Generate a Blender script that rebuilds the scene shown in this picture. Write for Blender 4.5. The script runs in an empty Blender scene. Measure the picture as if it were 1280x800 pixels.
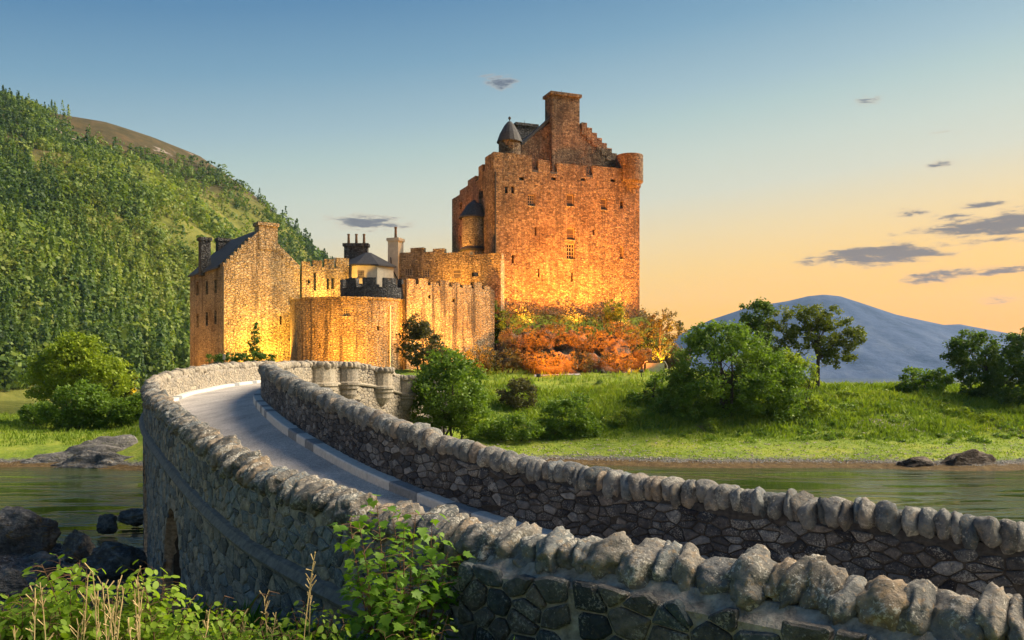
import bpy, bmesh, math, random
import numpy as np
from mathutils import Vector, Matrix, noise as mnoise

random.seed(7)
RNG = np.random.default_rng(7)
SC = bpy.context.scene
COL = SC.collection
PI = math.pi

# ------------------------------------------------------------------ camera, sky, sun, exposure
F, HY, EYE = 1100.0, 470.0, 6.0          # focal length in photo pixels, horizon row, eye height above the water
cam_d = bpy.data.cameras.new('camera'); cam = bpy.data.objects.new('camera', cam_d); COL.objects.link(cam)
cam.location = (0, 0, EYE); cam.rotation_euler = (PI/2, 0, 0)
cam_d.sensor_width = 36; cam_d.lens = F/1280*36; cam_d.shift_y = (HY-400)/1280
cam_d.clip_start = 0.1; cam_d.clip_end = 12000
SC.camera = cam

SUN_AZ, SUN_EL = math.radians(76), math.radians(38)      # azimuth clockwise from the view direction
GLOW_AZ = math.radians(70)        # where the afterglow is deepest
SKY_STRENGTH = 0.05
world = bpy.data.worlds.new('World'); SC.world = world; world.use_nodes = True

sun_d = bpy.data.lights.new('sun', 'SUN'); sun = bpy.data.objects.new('sun', sun_d); COL.objects.link(sun)
sun_d.energy = 3.7; sun_d.angle = math.radians(38); sun_d.color = (1.0, 0.84, 0.62)
sun_dir = Vector((math.sin(SUN_AZ)*math.cos(SUN_EL), math.cos(SUN_AZ)*math.cos(SUN_EL), math.sin(SUN_EL)))
sun.rotation_euler = sun_dir.to_track_quat('Z', 'Y').to_euler()
sun.location = (60, 0, 60)

SC.view_settings.view_transform = 'Standard'; SC.view_settings.look = 'None'
SC.view_settings.exposure = 1.5; SC.view_settings.gamma = 1.0
SC.render.engine = 'CYCLES'
SC.cycles.use_denoising = True
SC.cycles.max_bounces = 6; SC.cycles.diffuse_bounces = 3; SC.cycles.glossy_bounces = 3
SC.cycles.transmission_bounces = 4; SC.cycles.volume_bounces = 1; SC.cycles.transparent_max_bounces = 6
SC.cycles.sample_clamp_indirect = 4.0

# ------------------------------------------------------------------ helpers
class NT:
    """small node-tree writer"""
    def __init__(s, tree): s.t = tree; s.n = tree.nodes; s.l = tree.links
    def __call__(s, kind, out=0, props=None, **inp):
        nd = s.n.new(kind)
        for k, v in (props or {}).items(): setattr(nd, k, v)
        for k, v in inp.items():
            key = k.replace('_', ' ')
            if k.startswith('i') and k[1:].isdigit(): sock = nd.inputs[int(k[1:])]
            else: sock = nd.inputs[key]
            s.put(sock, v)
        return nd.outputs[out] if out is not None else nd
    def put(s, sock, v):
        if isinstance(v, bpy.types.NodeSocket): s.l.new(v, sock)
        elif isinstance(v, (tuple, list)) and len(v) == 3 and sock.type == 'RGBA': sock.default_value = (*v, 1)
        else: sock.default_value = v
    def math(s, op, a, b=0.0, c=0.0, clamp=False):
        return s('ShaderNodeMath', props={'operation': op, 'use_clamp': clamp}, i0=a, i1=b, i2=c)
    def mix(s, fac, a, b, mode='MIX'):
        return s('ShaderNodeMix', out=2, props={'data_type': 'RGBA', 'blend_type': mode}, i0=fac, i6=a, i7=b)
    def ramp(s, fac, stops, interp='LINEAR'):
        nd = s.n.new('ShaderNodeValToRGB'); cr = nd.color_ramp; cr.interpolation = interp
        while len(cr.elements) > 1: cr.elements.remove(cr.elements[-1])
        for i, (p, c) in enumerate(stops):
            e = cr.elements[0] if i == 0 else cr.elements.new(p)
            e.position = p; e.color = (*c, 1) if len(c) == 3 else c
        s.put(nd.inputs[0], fac); return nd.outputs[0]
    def step(s, x, a, b):
        return s('ShaderNodeMapRange', props={'interpolation_type': 'SMOOTHSTEP'}, i0=x, i1=a, i2=b, i3=0.0, i4=1.0)
    def noise(s, vec, scale, detail=4, rough=0.55, dist=0.0, out=0):
        return s('ShaderNodeTexNoise', out=out, Vector=vec, Scale=scale, Detail=detail, Roughness=rough, Distortion=dist)
    def vmul(s, v, m): return s('ShaderNodeVectorMath', props={'operation': 'MULTIPLY'}, i0=v, i1=m)

def new_mat(name):
    m = bpy.data.materials.new(name); m.use_nodes = True
    m.node_tree.nodes.clear()
    T = NT(m.node_tree); out = T.n.new('ShaderNodeOutputMaterial')
    return m, T, out
def finish(T, out, color, rough=0.9, height=None, bump=0.5, dist=0.02, spec=0.3, **kw):
    args = {'Base_Color': color, 'Roughness': rough, 'Specular_IOR_Level': spec}
    args.update(kw)
    if height is not None:
        args['Normal'] = T('ShaderNodeBump', Strength=bump, Distance=dist, Height=height)
    T.l.new(T('ShaderNodeBsdfPrincipled', **args), out.inputs[0])
def pos(T): return T('ShaderNodeNewGeometry', out='Position')
def rnd_piece(T):
    a = T('ShaderNodeNewGeometry', out='Random Per Island'); b = T('ShaderNodeObjectInfo', out='Random')
    return T.math('FRACT', T.math('ADD', a, b))

WORLD = {}                      # world position of each parent, for parenting without drift
def link(o, parent=None, loc=(0, 0, 0)):
    COL.objects.link(o); o.location = loc
    WORLD[o.name] = Vector(loc)
    if parent is not None:
        o.parent = parent
        o.matrix_parent_inverse = Matrix.Translation(-WORLD[parent.name])
    return o
def mesh(name, verts, faces, smooth=False):
    me = bpy.data.meshes.new(name); me.from_pydata([tuple(v) for v in verts], [], faces); me.update()
    if smooth: me.shade_smooth()
    return me
def obj(name, verts, faces, mat, parent=None, smooth=False, origin=None):
    if origin is None:
        a = np.asarray([tuple(v) for v in verts], dtype=float)
        origin = (a[:, 0].mean(), a[:, 1].mean(), a[:, 2].min())
    ox, oy, oz = origin
    me = mesh(name, [(v[0]-ox, v[1]-oy, v[2]-oz) for v in verts], faces, smooth)
    me.materials.append(mat)
    return link(bpy.data.objects.new(name, me), parent, origin)
def npmesh(name, V, faces_n, mat, parent=None, smooth=False, attr=None, kind=None):
    """V: (N,3) vertices laid out so that each run of faces_n vertices is one face"""
    V = np.asarray(V, dtype=np.float32).reshape(-1, 3); n = len(V); nf = n//faces_n
    me = bpy.data.meshes.new(name)
    me.vertices.add(n); me.vertices.foreach_set('co', V.ravel())
    me.loops.add(n); me.loops.foreach_set('vertex_index', np.arange(n, dtype=np.int32))
    me.polygons.add(nf); me.polygons.foreach_set('loop_start', np.arange(0, n, faces_n, dtype=np.int32))
    try: me.polygons.foreach_set('loop_total', np.full(nf, faces_n, dtype=np.int32))
    except Exception: pass
    me.update(calc_edges=True)
    if attr is not None:
        at = me.attributes.new('rnd', 'FLOAT', 'POINT'); at.data.foreach_set('value', np.asarray(attr, dtype=np.float32).ravel())
    me.materials.append(mat)
    if smooth: me.shade_smooth()
    o = link(bpy.data.objects.new(name, me), parent)
    if kind: o['kind'] = kind
    return o
def gridmesh(name, X, Y, Z, mat, smooth=True, parent=None):
    ny, nx = X.shape
    V = np.stack([X, Y, Z], -1).reshape(-1, 3).astype(np.float32)
    idx = np.arange(nx*ny).reshape(ny, nx)
    q = np.stack([idx[:-1, :-1], idx[:-1, 1:], idx[1:, 1:], idx[1:, :-1]], -1).reshape(-1, 4).astype(np.int32)
    me = bpy.data.meshes.new(name)
    me.vertices.add(len(V)); me.vertices.foreach_set('co', V.ravel())
    me.loops.add(q.size); me.loops.foreach_set('vertex_index', q.ravel())
    me.polygons.add(len(q)); me.polygons.foreach_set('loop_start', np.arange(0, q.size, 4, dtype=np.int32))
    me.update(calc_edges=True)
    if smooth: me.shade_smooth()
    me.materials.append(mat)
    return link(bpy.data.objects.new(name, me), parent)
def empty(name, loc, label=None, cat=None, group=None, parent=None):
    o = bpy.data.objects.new(name, None); o.empty_display_size = 0.3
    link(o, parent, loc); tag(o, label, cat, group); return o
def tag(o, label=None, cat=None, group=None, kind=None):
    if label: o['label'] = label
    if cat: o['category'] = cat
    if group: o['group'] = group
    if kind: o['kind'] = kind
    return o
def P(px, py, d): return Vector(((px-640)/F*d, d, EYE-(py-HY)/F*d))
def ss(a, b, x):
    t = np.clip((np.asarray(x, dtype=float)-a)/(b-a), 0, 1); return t*t*(3-2*t)
class MB:
    """collects simple solids into one mesh"""
    def __init__(s): s.v = []; s.f = []
    def add(s, vs, fs):
        b = len(s.v); s.v += [tuple(v) for v in vs]; s.f += [tuple(i+b for i in f) for f in fs]; return s
    def prism(s, poly, z0, z1, top=None):
        n = len(poly); t = top or poly
        s.add([(x, y, z0) for x, y in poly]+[(x, y, z1) for x, y in t],
              [tuple(range(n-1, -1, -1)), tuple(range(n, 2*n))]+[(i, (i+1) % n, n+(i+1) % n, n+i) for i in range(n)])
        return s
    def extr(s, poly3, dvec):
        n = len(poly3); d = Vector(dvec)
        a = [Vector(p) for p in poly3]
        s.add(a+[p+d for p in a], [tuple(range(n-1, -1, -1)), tuple(range(n, 2*n))]+[(i, (i+1) % n, n+(i+1) % n, n+i) for i in range(n)])
        return s
    def tube(s, pts, rads, k=6):
        pts = [Vector(p) for p in pts]; b = len(s.v); n = len(pts)
        for i, p in enumerate(pts):
            t = (pts[min(i+1, n-1)]-pts[max(i-1, 0)]).normalized()
            a = t.cross(Vector((0, 0, 1)) if abs(t.z) < .9 else Vector((1, 0, 0))).normalized(); c = t.cross(a)
            for j in range(k):
                w = 2*PI*j/k; s.v.append(tuple(p+(a*math.cos(w)+c*math.sin(w))*rads[i]))
        for i in range(n-1):
            for j in range(k):
                s.f.append((b+i*k+j, b+i*k+(j+1) % k, b+(i+1)*k+(j+1) % k, b+(i+1)*k+j))
        s.f.append(tuple(b+j for j in range(k-1, -1, -1))); s.f.append(tuple(b+(n-1)*k+j for j in range(k)))
        return s
    def lathe(s, cx, cy, prof, k=16, a0=0.0, a1=2*PI):
        closed = abs(a1-a0-2*PI) < 1e-6; m = k if closed else k+1; b = len(s.v); n = len(prof)
        for r, z in prof:
            for j in range(m):
                w = a0+(a1-a0)*j/k; s.v.append((cx+r*math.cos(w), cy+r*math.sin(w), z))
        for i in range(n-1):
            for j in range(k):
                s.f.append((b+i*m+j, b+i*m+(j+1) % m, b+(i+1)*m+(j+1) % m, b+(i+1)*m+j))
        return s
    def build(s, name, mat, parent=None, smooth=False, origin=None): return obj(name, s.v, s.f, mat, parent, smooth, origin)

# ------------------------------------------------------------------ materials
def stone_mat(name, tones, lichen=0.35, ochre=0.2, moss=0.0, scale=1.0, bump=0.9):
    m, T, out = new_mat(name); p = pos(T)
    r = rnd_piece(T)
    off = T('ShaderNodeCombineXYZ', X=T.math('MULTIPLY', r, 37.0), Y=T.math('MULTIPLY', r, 91.0), Z=r)
    pp = T('ShaderNodeVectorMath', props={'operation': 'ADD'}, i0=p, i1=off)
    base = T.ramp(r, [(i/(len(tones)-1), c) for i, c in enumerate(tones)])
    n1 = T.noise(pp, 9*scale, 6, .65); n2 = T.noise(pp, 34*scale, 5, .7); n3 = T.noise(p, 3.1*scale, 4, .6)
    n4 = T.noise(pp, 17*scale, 5, .6, .6)
    c = T.mix(1.0, base, T.ramp(n1, [(.25, (.32, .32, .34)), (.5, (1, 1, 1)), (.75, (1.7, 1.55, 1.4))]), 'MULTIPLY')
    c = T.mix(T.math('MULTIPLY', T.step(n4, .52, .66), ochre), c, (.34, .22, .10))
    c = T.mix(T.math('MULTIPLY', T.step(T.math('ADD', T.math('MULTIPLY', n2, .6), T.math('MULTIPLY', n3, .4)), .545, .585), lichen), c, (.52, .50, .45))
    if moss: c = T.mix(T.math('MULTIPLY', T.step(n3, .5, .62), moss), c, (.06, .085, .02))
    c = T.mix(T.math('MULTIPLY', T.step(n2, .30, .42), 1.0), T.mix(1.0, c, (.5, .5, .52), 'MULTIPLY'), c)
    h = T.math('ADD', T.math('MULTIPLY', n1, 1.0), T.math('MULTIPLY', n2, .5))
    finish(T, out, c, .92, h, bump, .05/scale)
    return m
def simple_mat(name, c0, c1, scale=6, rough=.9, bump=.3, dist=.02, spec=.3, stretch=(1, 1, 1), **kw):
    m, T, out = new_mat(name); p = T.vmul(pos(T), stretch)
    n = T.noise(p, scale, 6, .65)
    finish(T, out, T.ramp(n, [(.3, c0), (.7, c1)]), rough, n, bump, dist, spec, **kw); return m

M = {}
M['cap'] = stone_mat('cap_stone_lichen', [(.11, .118, .125), (.20, .185, .16), (.14, .16, .17), (.25, .20, .145), (.085, .095, .10), (.22, .205, .18)], .75, .42, .08)
M['cap_dark'] = stone_mat('cap_stone_blue_grey', [(.09, .105, .12), (.19, .185, .175), (.13, .155, .175), (.22, .18, .14), (.065, .08, .092), (.20, .205, .20)], .5, .25, .05)
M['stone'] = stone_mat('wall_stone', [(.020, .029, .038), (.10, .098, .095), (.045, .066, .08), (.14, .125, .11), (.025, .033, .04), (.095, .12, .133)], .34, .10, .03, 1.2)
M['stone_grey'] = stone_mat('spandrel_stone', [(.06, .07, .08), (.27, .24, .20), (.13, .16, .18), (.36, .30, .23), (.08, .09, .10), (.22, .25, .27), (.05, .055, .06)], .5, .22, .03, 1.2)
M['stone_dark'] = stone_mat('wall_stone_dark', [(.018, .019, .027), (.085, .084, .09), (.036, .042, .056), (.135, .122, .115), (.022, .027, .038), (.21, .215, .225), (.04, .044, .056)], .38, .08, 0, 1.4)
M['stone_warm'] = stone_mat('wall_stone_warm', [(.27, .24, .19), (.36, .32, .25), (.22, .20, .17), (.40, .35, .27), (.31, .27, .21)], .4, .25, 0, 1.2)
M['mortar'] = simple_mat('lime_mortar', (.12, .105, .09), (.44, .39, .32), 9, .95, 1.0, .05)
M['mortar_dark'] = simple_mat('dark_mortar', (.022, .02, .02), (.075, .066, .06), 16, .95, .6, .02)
M['asphalt'] = None
def asphalt():
    m, T, out = new_mat('fine_grey_gravel_road'); p = pos(T)
    n = T.noise(p, 60, 3, .8); n2 = T.noise(p, .9, 4, .6); n3 = T.noise(p, 16, 4, .7)
    c = T.ramp(n, [(.32, (.27, .25, .23)), (.5, (.50, .465, .43)), (.68, (.82, .765, .70))])
    c = T.mix(1.0, c, T.ramp(n2, [(.3, (.68, .67, .66)), (.7, (1.12, 1.1, 1.08))]), 'MULTIPLY')
    c = T.mix(1.0, c, T.ramp(n3, [(.3, (.66, .66, .66)), (.7, (1.22, 1.22, 1.22))]), 'MULTIPLY')
    finish(T, out, c, .9, n, .5, .01); return m
M['asphalt'] = asphalt()
M['kerb_light'] = simple_mat('pale_kerb_stone', (.46, .45, .43), (.64, .62, .58), 12, .9, .3, .01)
M['kerb_dark'] = simple_mat('grey_kerb_stone', (.17, .18, .19), (.28, .29, .30), 12, .9, .3, .01)
M['course'] = simple_mat('string_course_stone', (.09, .085, .08), (.25, .225, .20), 9, .95, .8, .03)

def castle_mat(name, tones, cell=2.6, streak=.65, ruby=0.0):
    m, T, out = new_mat(name); p = pos(T)
    q = T.vmul(p, (1.0, 1.0, 1.7))
    wob = T('ShaderNodeVectorMath', props={'operation': 'ADD'}, i0=q, i1=T.vmul(T.noise(p, 3.0, 3, .6, out=1), (.16, .16, .16)))
    vor = T('ShaderNodeTexVoronoi', out=None, Vector=wob, Scale=cell, Randomness=.85)
    edge = T('ShaderNodeTexVoronoi', out='Distance', props={'feature': 'DISTANCE_TO_EDGE'}, Vector=wob, Scale=cell, Randomness=.85)
    cellr = T('ShaderNodeSeparateColor', Color=vor.outputs['Color'])
    c = T.ramp(cellr, [(i/(len(tones)-1), t) for i, t in enumerate(tones)])
    n1 = T.noise(p, 7, 5, .7); n2 = T.noise(p, 24, 4, .7)
    c = T.mix(1.0, c, T.ramp(n1, [(.28, (.5, .48, .46)), (.52, (1, 1, 1)), (.75, (1.35, 1.3, 1.22))]), 'MULTIPLY')
    st = T.noise(T.vmul(p, (1.1, 1.1, .09)), 1.0, 5, .62)
    st2 = T.noise(T.vmul(p, (2.6, 2.6, .16)), 1.0, 4, .6)
    c = T.mix(T.math('MULTIPLY', T.step(st, .50, .62), streak), c, (.055, .045, .04))
    c = T.mix(T.math('MULTIPLY', T.step(st2, .58, .68), streak*.6), c, (.42, .36, .28))
    pit = T.step(edge, .0, .09)
    c = T.mix(pit, T.mix(1.0, c, (.42, .40, .38), 'MULTIPLY'), c)
    bigv = T.noise(p, .33, 5, .6)
    c = T.mix(1.0, c, T.ramp(bigv, [(.30, (.62, .56, .52)), (.5, (1, 1, 1)), (.68, (1.2, 1.18, 1.14))]), 'MULTIPLY')
    spots = T.step(T.noise(p, 3.4, 3, .6), .58, .64)
    c = T.mix(T.math('MULTIPLY', spots, .7), c, (.05, .042, .038))
    h = T.math('ADD', T.math('MULTIPLY', T.step(edge, 0, .2), 1.0), T.math('ADD', T.math('MULTIPLY', cellr, .6), T.math('MULTIPLY', n1, .8)))
    finish(T, out, c, .95, h, .9, .12); return m
M['keep'] = castle_mat('keep_masonry', [(.10, .06, .04), (.22, .15, .095), (.31, .22, .14), (.16, .10, .065), (.27, .185, .12), (.36, .27, .18)], 3.3, .42)
M['range'] = castle_mat('pale_masonry', [(.28, .22, .145), (.40, .33, .22), (.34, .265, .17), (.45, .38, .26)], 2.7, .45)
M['bastion'] = castle_mat('bastion_masonry', [(.27, .20, .13), (.36, .28, .185), (.31, .235, .15), (.41, .33, .23)], 3.0, .8)
M['grey_masonry'] = castle_mat('grey_masonry', [(.075, .075, .08), (.14, .135, .135), (.10, .10, .105), (.17, .165, .16)], 3.0, .4)
M['slate'] = simple_mat('roof_slate', (.028, .028, .032), (.075, .072, .075), 5, .7, .6, .04)
M['harl'] = simple_mat('cream_harling', (.46, .41, .32), (.62, .56, .45), 2.5, .95, .25, .02)
M['lead'] = simple_mat('dark_lead', (.03, .03, .032), (.06, .058, .058), 6, .6, .2)
M['iron'] = simple_mat('black_iron', (.015, .015, .016), (.035, .033, .03), 10, .6, .2)
M['frame'] = simple_mat('window_frame', (.22, .18, .14), (.33, .28, .22), 8, .7, .1)
M['pot'] = simple_mat('clay_pot', (.16, .09, .05), (.26, .16, .09), 8, .9, .2)
M['shutter'] = simple_mat('weathered_shutter', (.06, .05, .045), (.12, .10, .09), 8, .8, .3)
def glass():
    m, T, out = new_mat('dark_window_glass')
    finish(T, out, T.ramp(T.noise(pos(T), 1.3, 2), [(.35, (.006, .007, .009)), (.7, (.022, .024, .028))]), .12, None, spec=.5); return m
M['glass'] = glass()
M['bark'] = simple_mat('grey_brown_bark', (.035, .028, .022), (.11, .09, .07), 9, .95, .8, .03, stretch=(1, 1, .3))
M['bark_red'] = simple_mat('reddish_stem', (.10, .05, .03), (.19, .11, .06), 12, .85, .4, .01)
M['straw'] = simple_mat('dry_straw', (.36, .25, .11), (.58, .45, .22), 9, .85, .2, .01)

def leaf_mat(name, tones, trans=.35, patch=.35, use_attr=False, var=1.0):
    m, T, out = new_mat(name); p = pos(T)
    r = T('ShaderNodeNewGeometry', out='Random Per Island')
    if use_attr:
        a = T('ShaderNodeAttribute', out='Fac', props={'attribute_name': 'rnd'})
        r = T.math('ADD', T.math('MULTIPLY', a, .75), T.math('MULTIPLY', r, .25))
    else:
        n = T.noise(p, patch, 3, .5)
        r = T.math('ADD', T.math('MULTIPLY', r, .5), T.math('MULTIPLY', T.math('SUBTRACT', T.math('MULTIPLY', n, 2.0), .5), .5), clamp=True)
        r = T.math('FRACT', T.math('ADD', T.math('MULTIPLY', r, .98), 0.0))
    c = T.ramp(r, [(i/(len(tones)-1), t) for i, t in enumerate(tones)])
    b = T('ShaderNodeBsdfPrincipled', Base_Color=c, Roughness=.55, Specular_IOR_Level=.25)
    t = T('ShaderNodeBsdfTranslucent', Color=T.mix(1.0, c, (1.5, 1.5, .6), 'MULTIPLY'))
    T.l.new(T('ShaderNodeMixShader', i0=trans, i1=b, i2=t), out.inputs[0]); return m
M['leaf_green'] = leaf_mat('bush_leaves', [(.045, .095, .013), (.10, .18, .022), (.15, .245, .03), (.21, .31, .045)])
M['leaf_olive'] = leaf_mat('olive_tree_leaves', [(.05, .075, .013), (.105, .14, .022), (.155, .19, .03), (.21, .235, .045)])
M['leaf_dark'] = leaf_mat('dark_leaves', [(.03, .062, .014), (.062, .115, .02), (.095, .16, .028), (.14, .21, .04)])
M['leaf_bright'] = leaf_mat('bright_leaves', [(.11, .18, .016), (.19, .27, .024), (.27, .35, .034), (.36, .42, .06)])
M['leaf_brown'] = leaf_mat('dull_shrub_leaves', [(.04, .04, .02), (.075, .07, .03), (.10, .10, .04), (.13, .14, .05)])
M['leaf_gorse'] = leaf_mat('mound_shrub_leaves', [(.035, .028, .014), (.08, .065, .03), (.13, .105, .05), (.19, .15, .075)])
M['leaf_hill'] = leaf_mat('hillside_leaves', [(.026, .055, .022), (.055, .105, .025), (.105, .17, .03), (.17, .235, .038), (.26, .285, .06)], .38, use_attr=True)
M['leaf_sapling'] = leaf_mat('sapling_leaves', [(.045, .12, .012), (.09, .20, .018), (.15, .28, .024), (.25, .37, .035)], .42, 1.2)
M['leaf_fore'] = leaf_mat('alder_leaves', [(.085, .17, .016), (.16, .27, .024), (.25, .37, .035), (.36, .46, .065)], .45, .8)
M['blade'] = leaf_mat('grass_blades', [(.085, .15, .015), (.15, .235, .022), (.22, .30, .03), (.31, .33, .055)], .35, .18)
M['blade_fore'] = leaf_mat('foreground_grass', [(.03, .09, .012), (.06, .15, .018), (.10, .21, .025), (.16, .27, .04)], .4, 1.0)

def terrain_mat():
    m, T, out = new_mat('island_ground'); p = pos(T)
    sep = T('ShaderNodeSeparateXYZ', out=None, Vector=p); x, y, z = sep.outputs
    n1 = T.noise(p, .35, 5, .6); n2 = T.noise(p, 2.2, 6, .65); n3 = T.noise(p, 9, 4, .7)
    grass = T.ramp(T.math('ADD', T.math('MULTIPLY', n1, .6), T.math('MULTIPLY', n2, .4)), [(.32, (.08, .13, .013)), (.46, (.16, .23, .022)), (.58, (.25, .29, .035)), (.72, (.36, .32, .08))])
    peb = T.ramp(n3, [(.3, (.03, .03, .032)), (.5, (.10, .095, .09)), (.7, (.30, .28, .25))])
    weed = T.ramp(n2, [(.3, (.045, .028, .012)), (.55, (.11, .07, .026)), (.75, (.18, .13, .055))])
    hz = T.math('ADD', z, T.math('MULTIPLY', T.math('SUBTRACT', n2, .5), .55))
    c = T.mix(T.step(hz, .22, .32), weed, peb)
    c = T.mix(T.step(hz, .36, .52), c, grass)
    scat = T.math('MULTIPLY', T.step(n3, .60, .66), T.math('SUBTRACT', 1.0, T.step(z, .9, 2.0)))
    c = T.mix(T.math('MULTIPLY', scat, .6), c, (.33, .31, .27))
    near = T.math('SUBTRACT', 1.0, T.step(y, 42, 48))
    rk = T.math('MULTIPLY', near, T.math('SUBTRACT', 1.0, T.step(z, 1.4, 2.2)))
    c = T.mix(rk, c, T.mix(T.step(n1, .5, .6), peb, (.035, .032, .03)))
    h = T.math('ADD', n2, T.math('MULTIPLY', n3, .5))
    finish(T, out, c, .95, h, .8, .15, .2); return m
M['terrain'] = terrain_mat()
def water_mat():
    m, T, out = new_mat('sea_loch_water'); p = pos(T)
    q = T.vmul(p, (.35, 1.0, 1.0))
    n1 = T.noise(q, 1.6, 3, .55, .4); n2 = T.noise(q, 7.0, 3, .6); big = T.noise(T.vmul(p, (.10, .42, 1)), 1.0, 4, .6, .6)
    calm = T.step(big, .46, .56)
    h = T.math('MULTIPLY', T.math('ADD', n1, T.math('MULTIPLY', n2, .25)), T.math('ADD', .25, T.math('MULTIPLY', calm, 1.3)))
    c = T.mix(T.step(big, .35, .7), (.022, .042, .010), (.055, .066, .024))
    finish(T, out, c, T.math('ADD', .02, T.math('MULTIPLY', calm, .10)), h, .4, .13, .5, IOR=1.33); return m
M['water'] = water_mat()
def rock_mat(name, tones, moss=(.10, .08, .02), amt=.5):
    m, T, out = new_mat(name); p = pos(T)
    n1 = T.noise(p, 1.6, 7, .68); n2 = T.noise(p, 8, 6, .7); n3 = T.noise(T.vmul(p, (1, 1, 3.0)), 2.4, 5, .6, 1.0)
    c = T.ramp(T.math('ADD', T.math('MULTIPLY', n1, .5), T.math('MULTIPLY', n2, .5)), [(.32, tones[0]), (.5, tones[1]), (.66, tones[2])])
    c = T.mix(T.math('MULTIPLY', T.step(n3, .55, .66), amt), c, moss)
    finish(T, out, c, .7, T.math('ADD', T.math('ADD', n1, n3), T.math('MULTIPLY', n2, .4)), .9, .2, .4); return m
M['rock'] = rock_mat('wet_shore_rock', [(.026, .026, .028), (.09, .09, .092), (.30, .29, .27)], (.19, .13, .035), .75)
M['rock_pale'] = rock_mat('pale_shore_rock', [(.06, .055, .05), (.15, .14, .13), (.30, .29, .27)], (.10, .11, .03))
M['kelp'] = rock_mat('dried_seaweed', [(.02, .012, .008), (.05, .03, .018), (.10, .065, .04)], (.03, .018, .01), .6)
M['mound_rock'] = rock_mat('mound_rock', [(.025, .02, .014), (.075, .06, .04), (.15, .12, .08)], (.05, .05, .018), .6)
def hill_mat():
    m, T, out = new_mat('hill_ground'); p = pos(T)
    sep = T('ShaderNodeSeparateXYZ', out=None, Vector=p); z = sep.outputs[2]
    n1 = T.noise(p, .012, 6, .62); n2 = T.noise(p, .09, 9, .72); n3 = T.noise(p, .03, 5, .6)
    g = T.ramp(n2, [(.3, (.06, .075, .015)), (.5, (.13, .14, .025)), (.7, (.21, .19, .05))])
    heath = T.ramp(n2, [(.3, (.025, .026, .01)), (.5, (.065, .052, .02)), (.72, (.12, .075, .035))])
    c = T.mix(T.step(T.math('ADD', z, T.math('MULTIPLY', T.math('SUBTRACT', n1, .5), 60)), 100, 122), g, heath)
    c = T.mix(T.math('MULTIPLY', T.step(n3, .66, .70), .8), c, (.28, .23, .20))
    finish(T, out, c, .95, n2, .6, 2.0, .2); return m
M['hill'] = hill_mat()
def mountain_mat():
    m, T, out = new_mat('far_mountain_haze_blue'); p = pos(T)
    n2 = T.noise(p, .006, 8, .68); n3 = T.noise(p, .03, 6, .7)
    c = T.ramp(T.math('ADD', T.math('MULTIPLY', n2, .6), T.math('MULTIPLY', n3, .4)), [(.38, (.013, .030, .08)), (.5, (.032, .055, .125)), (.62, (.065, .088, .15))])  # blue of the distant air painted into the slope colour, besides the haze volume
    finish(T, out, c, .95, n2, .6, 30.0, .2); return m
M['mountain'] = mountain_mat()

# ------------------------------------------------------------------ world: low sun sky with a few small clouds
def make_world():
    T = NT(world.node_tree); T.n.clear()
    out = T.n.new('ShaderNodeOutputWorld'); bg = T.n.new('ShaderNodeBackground')
    sky = T.n.new('ShaderNodeTexSky'); sky.sky_type = 'NISHITA'; sky.sun_disc = False
    sky.sun_elevation = SUN_EL; sky.sun_rotation = SUN_AZ; sky.altitude = 0; sky.air_density = 1.3; sky.dust_density = 2.6; sky.ozone_density = 2.2
    d = T('ShaderNodeTexCoord', out='Generated')
    sep = T('ShaderNodeSeparateXYZ', out=None, Vector=d); x, y, z = sep.outputs
    # warm low, blue high; the warm part is deeper on the sun's side
    sunside = T.math('ADD', T.math('MULTIPLY', x, math.sin(GLOW_AZ)), T.math('MULTIPLY', y, math.cos(GLOW_AZ)))
    e = T.math('SUBTRACT', T.math('ADD', z, .0), T.math('MULTIPLY', T.math('SUBTRACT', sunside, .35), .12))
    grad = T.ramp(T.math('ADD', T.math('MULTIPLY', e, 1.0), .25), SKY_STOPS)
    col = T.mix(.90, T.vmul(sky.outputs[0], (SKY_STRENGTH,)*3), T.vmul(grad, (SKY_GAIN,)*3))
    # clouds: (azimuth deg, elevation deg, half width, half height, weight)
    az = T.math('MULTIPLY', T.math('ARCTAN2', x, y), 180/PI)
    el = T.math('MULTIPLY', T.math('ARCSINE', z), 180/PI)
    q = T('ShaderNodeCombineXYZ', X=T.math('MULTIPLY', az, .33), Y=T.math('MULTIPLY', el, 1.5), Z=0.0)
    n = T.noise(q, 2.0, 9, .66, .3)
    tot = None
    for px, py, hw, hh, w in CLOUDS:
        a0 = math.degrees(math.atan2(px-640, F)); e0 = math.degrees(math.atan2(HY-py, math.hypot(F, px-640)))
        k = 180/PI/F
        dx = T.math('DIVIDE', T.math('SUBTRACT', az, a0), hw*k); dy = T.math('DIVIDE', T.math('SUBTRACT', el, e0), hh*k)
        r = T.math('SQRT', T.math('ADD', T.math('MULTIPLY', dx, dx), T.math('MULTIPLY', dy, dy)))
        mk = T.math('MULTIPLY', T.math('SUBTRACT', 1.0, T.step(r, .05, 1.25)), w)
        tot = mk if tot is None else T.math('MAXIMUM', tot, mk)
    dens = T.step(T.math('ADD', T.math('MULTIPLY', tot, .60), T.math('MULTIPLY', n, 1.3)), .78, 1.18)
    dens = T.math('MULTIPLY', dens, T.step(tot, .02, .25))
    ccol = T.mix(T.step(dens, .15, .9), (.24, .17, .115), (.045, .043, .056))
    col = T.mix(T.math('MULTIPLY', dens, .85), col, ccol)
    T.l.new(col, bg.inputs[0]); bg.inputs[1].default_value = 1.0
    T.l.new(bg.outputs[0], out.inputs[0])
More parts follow.
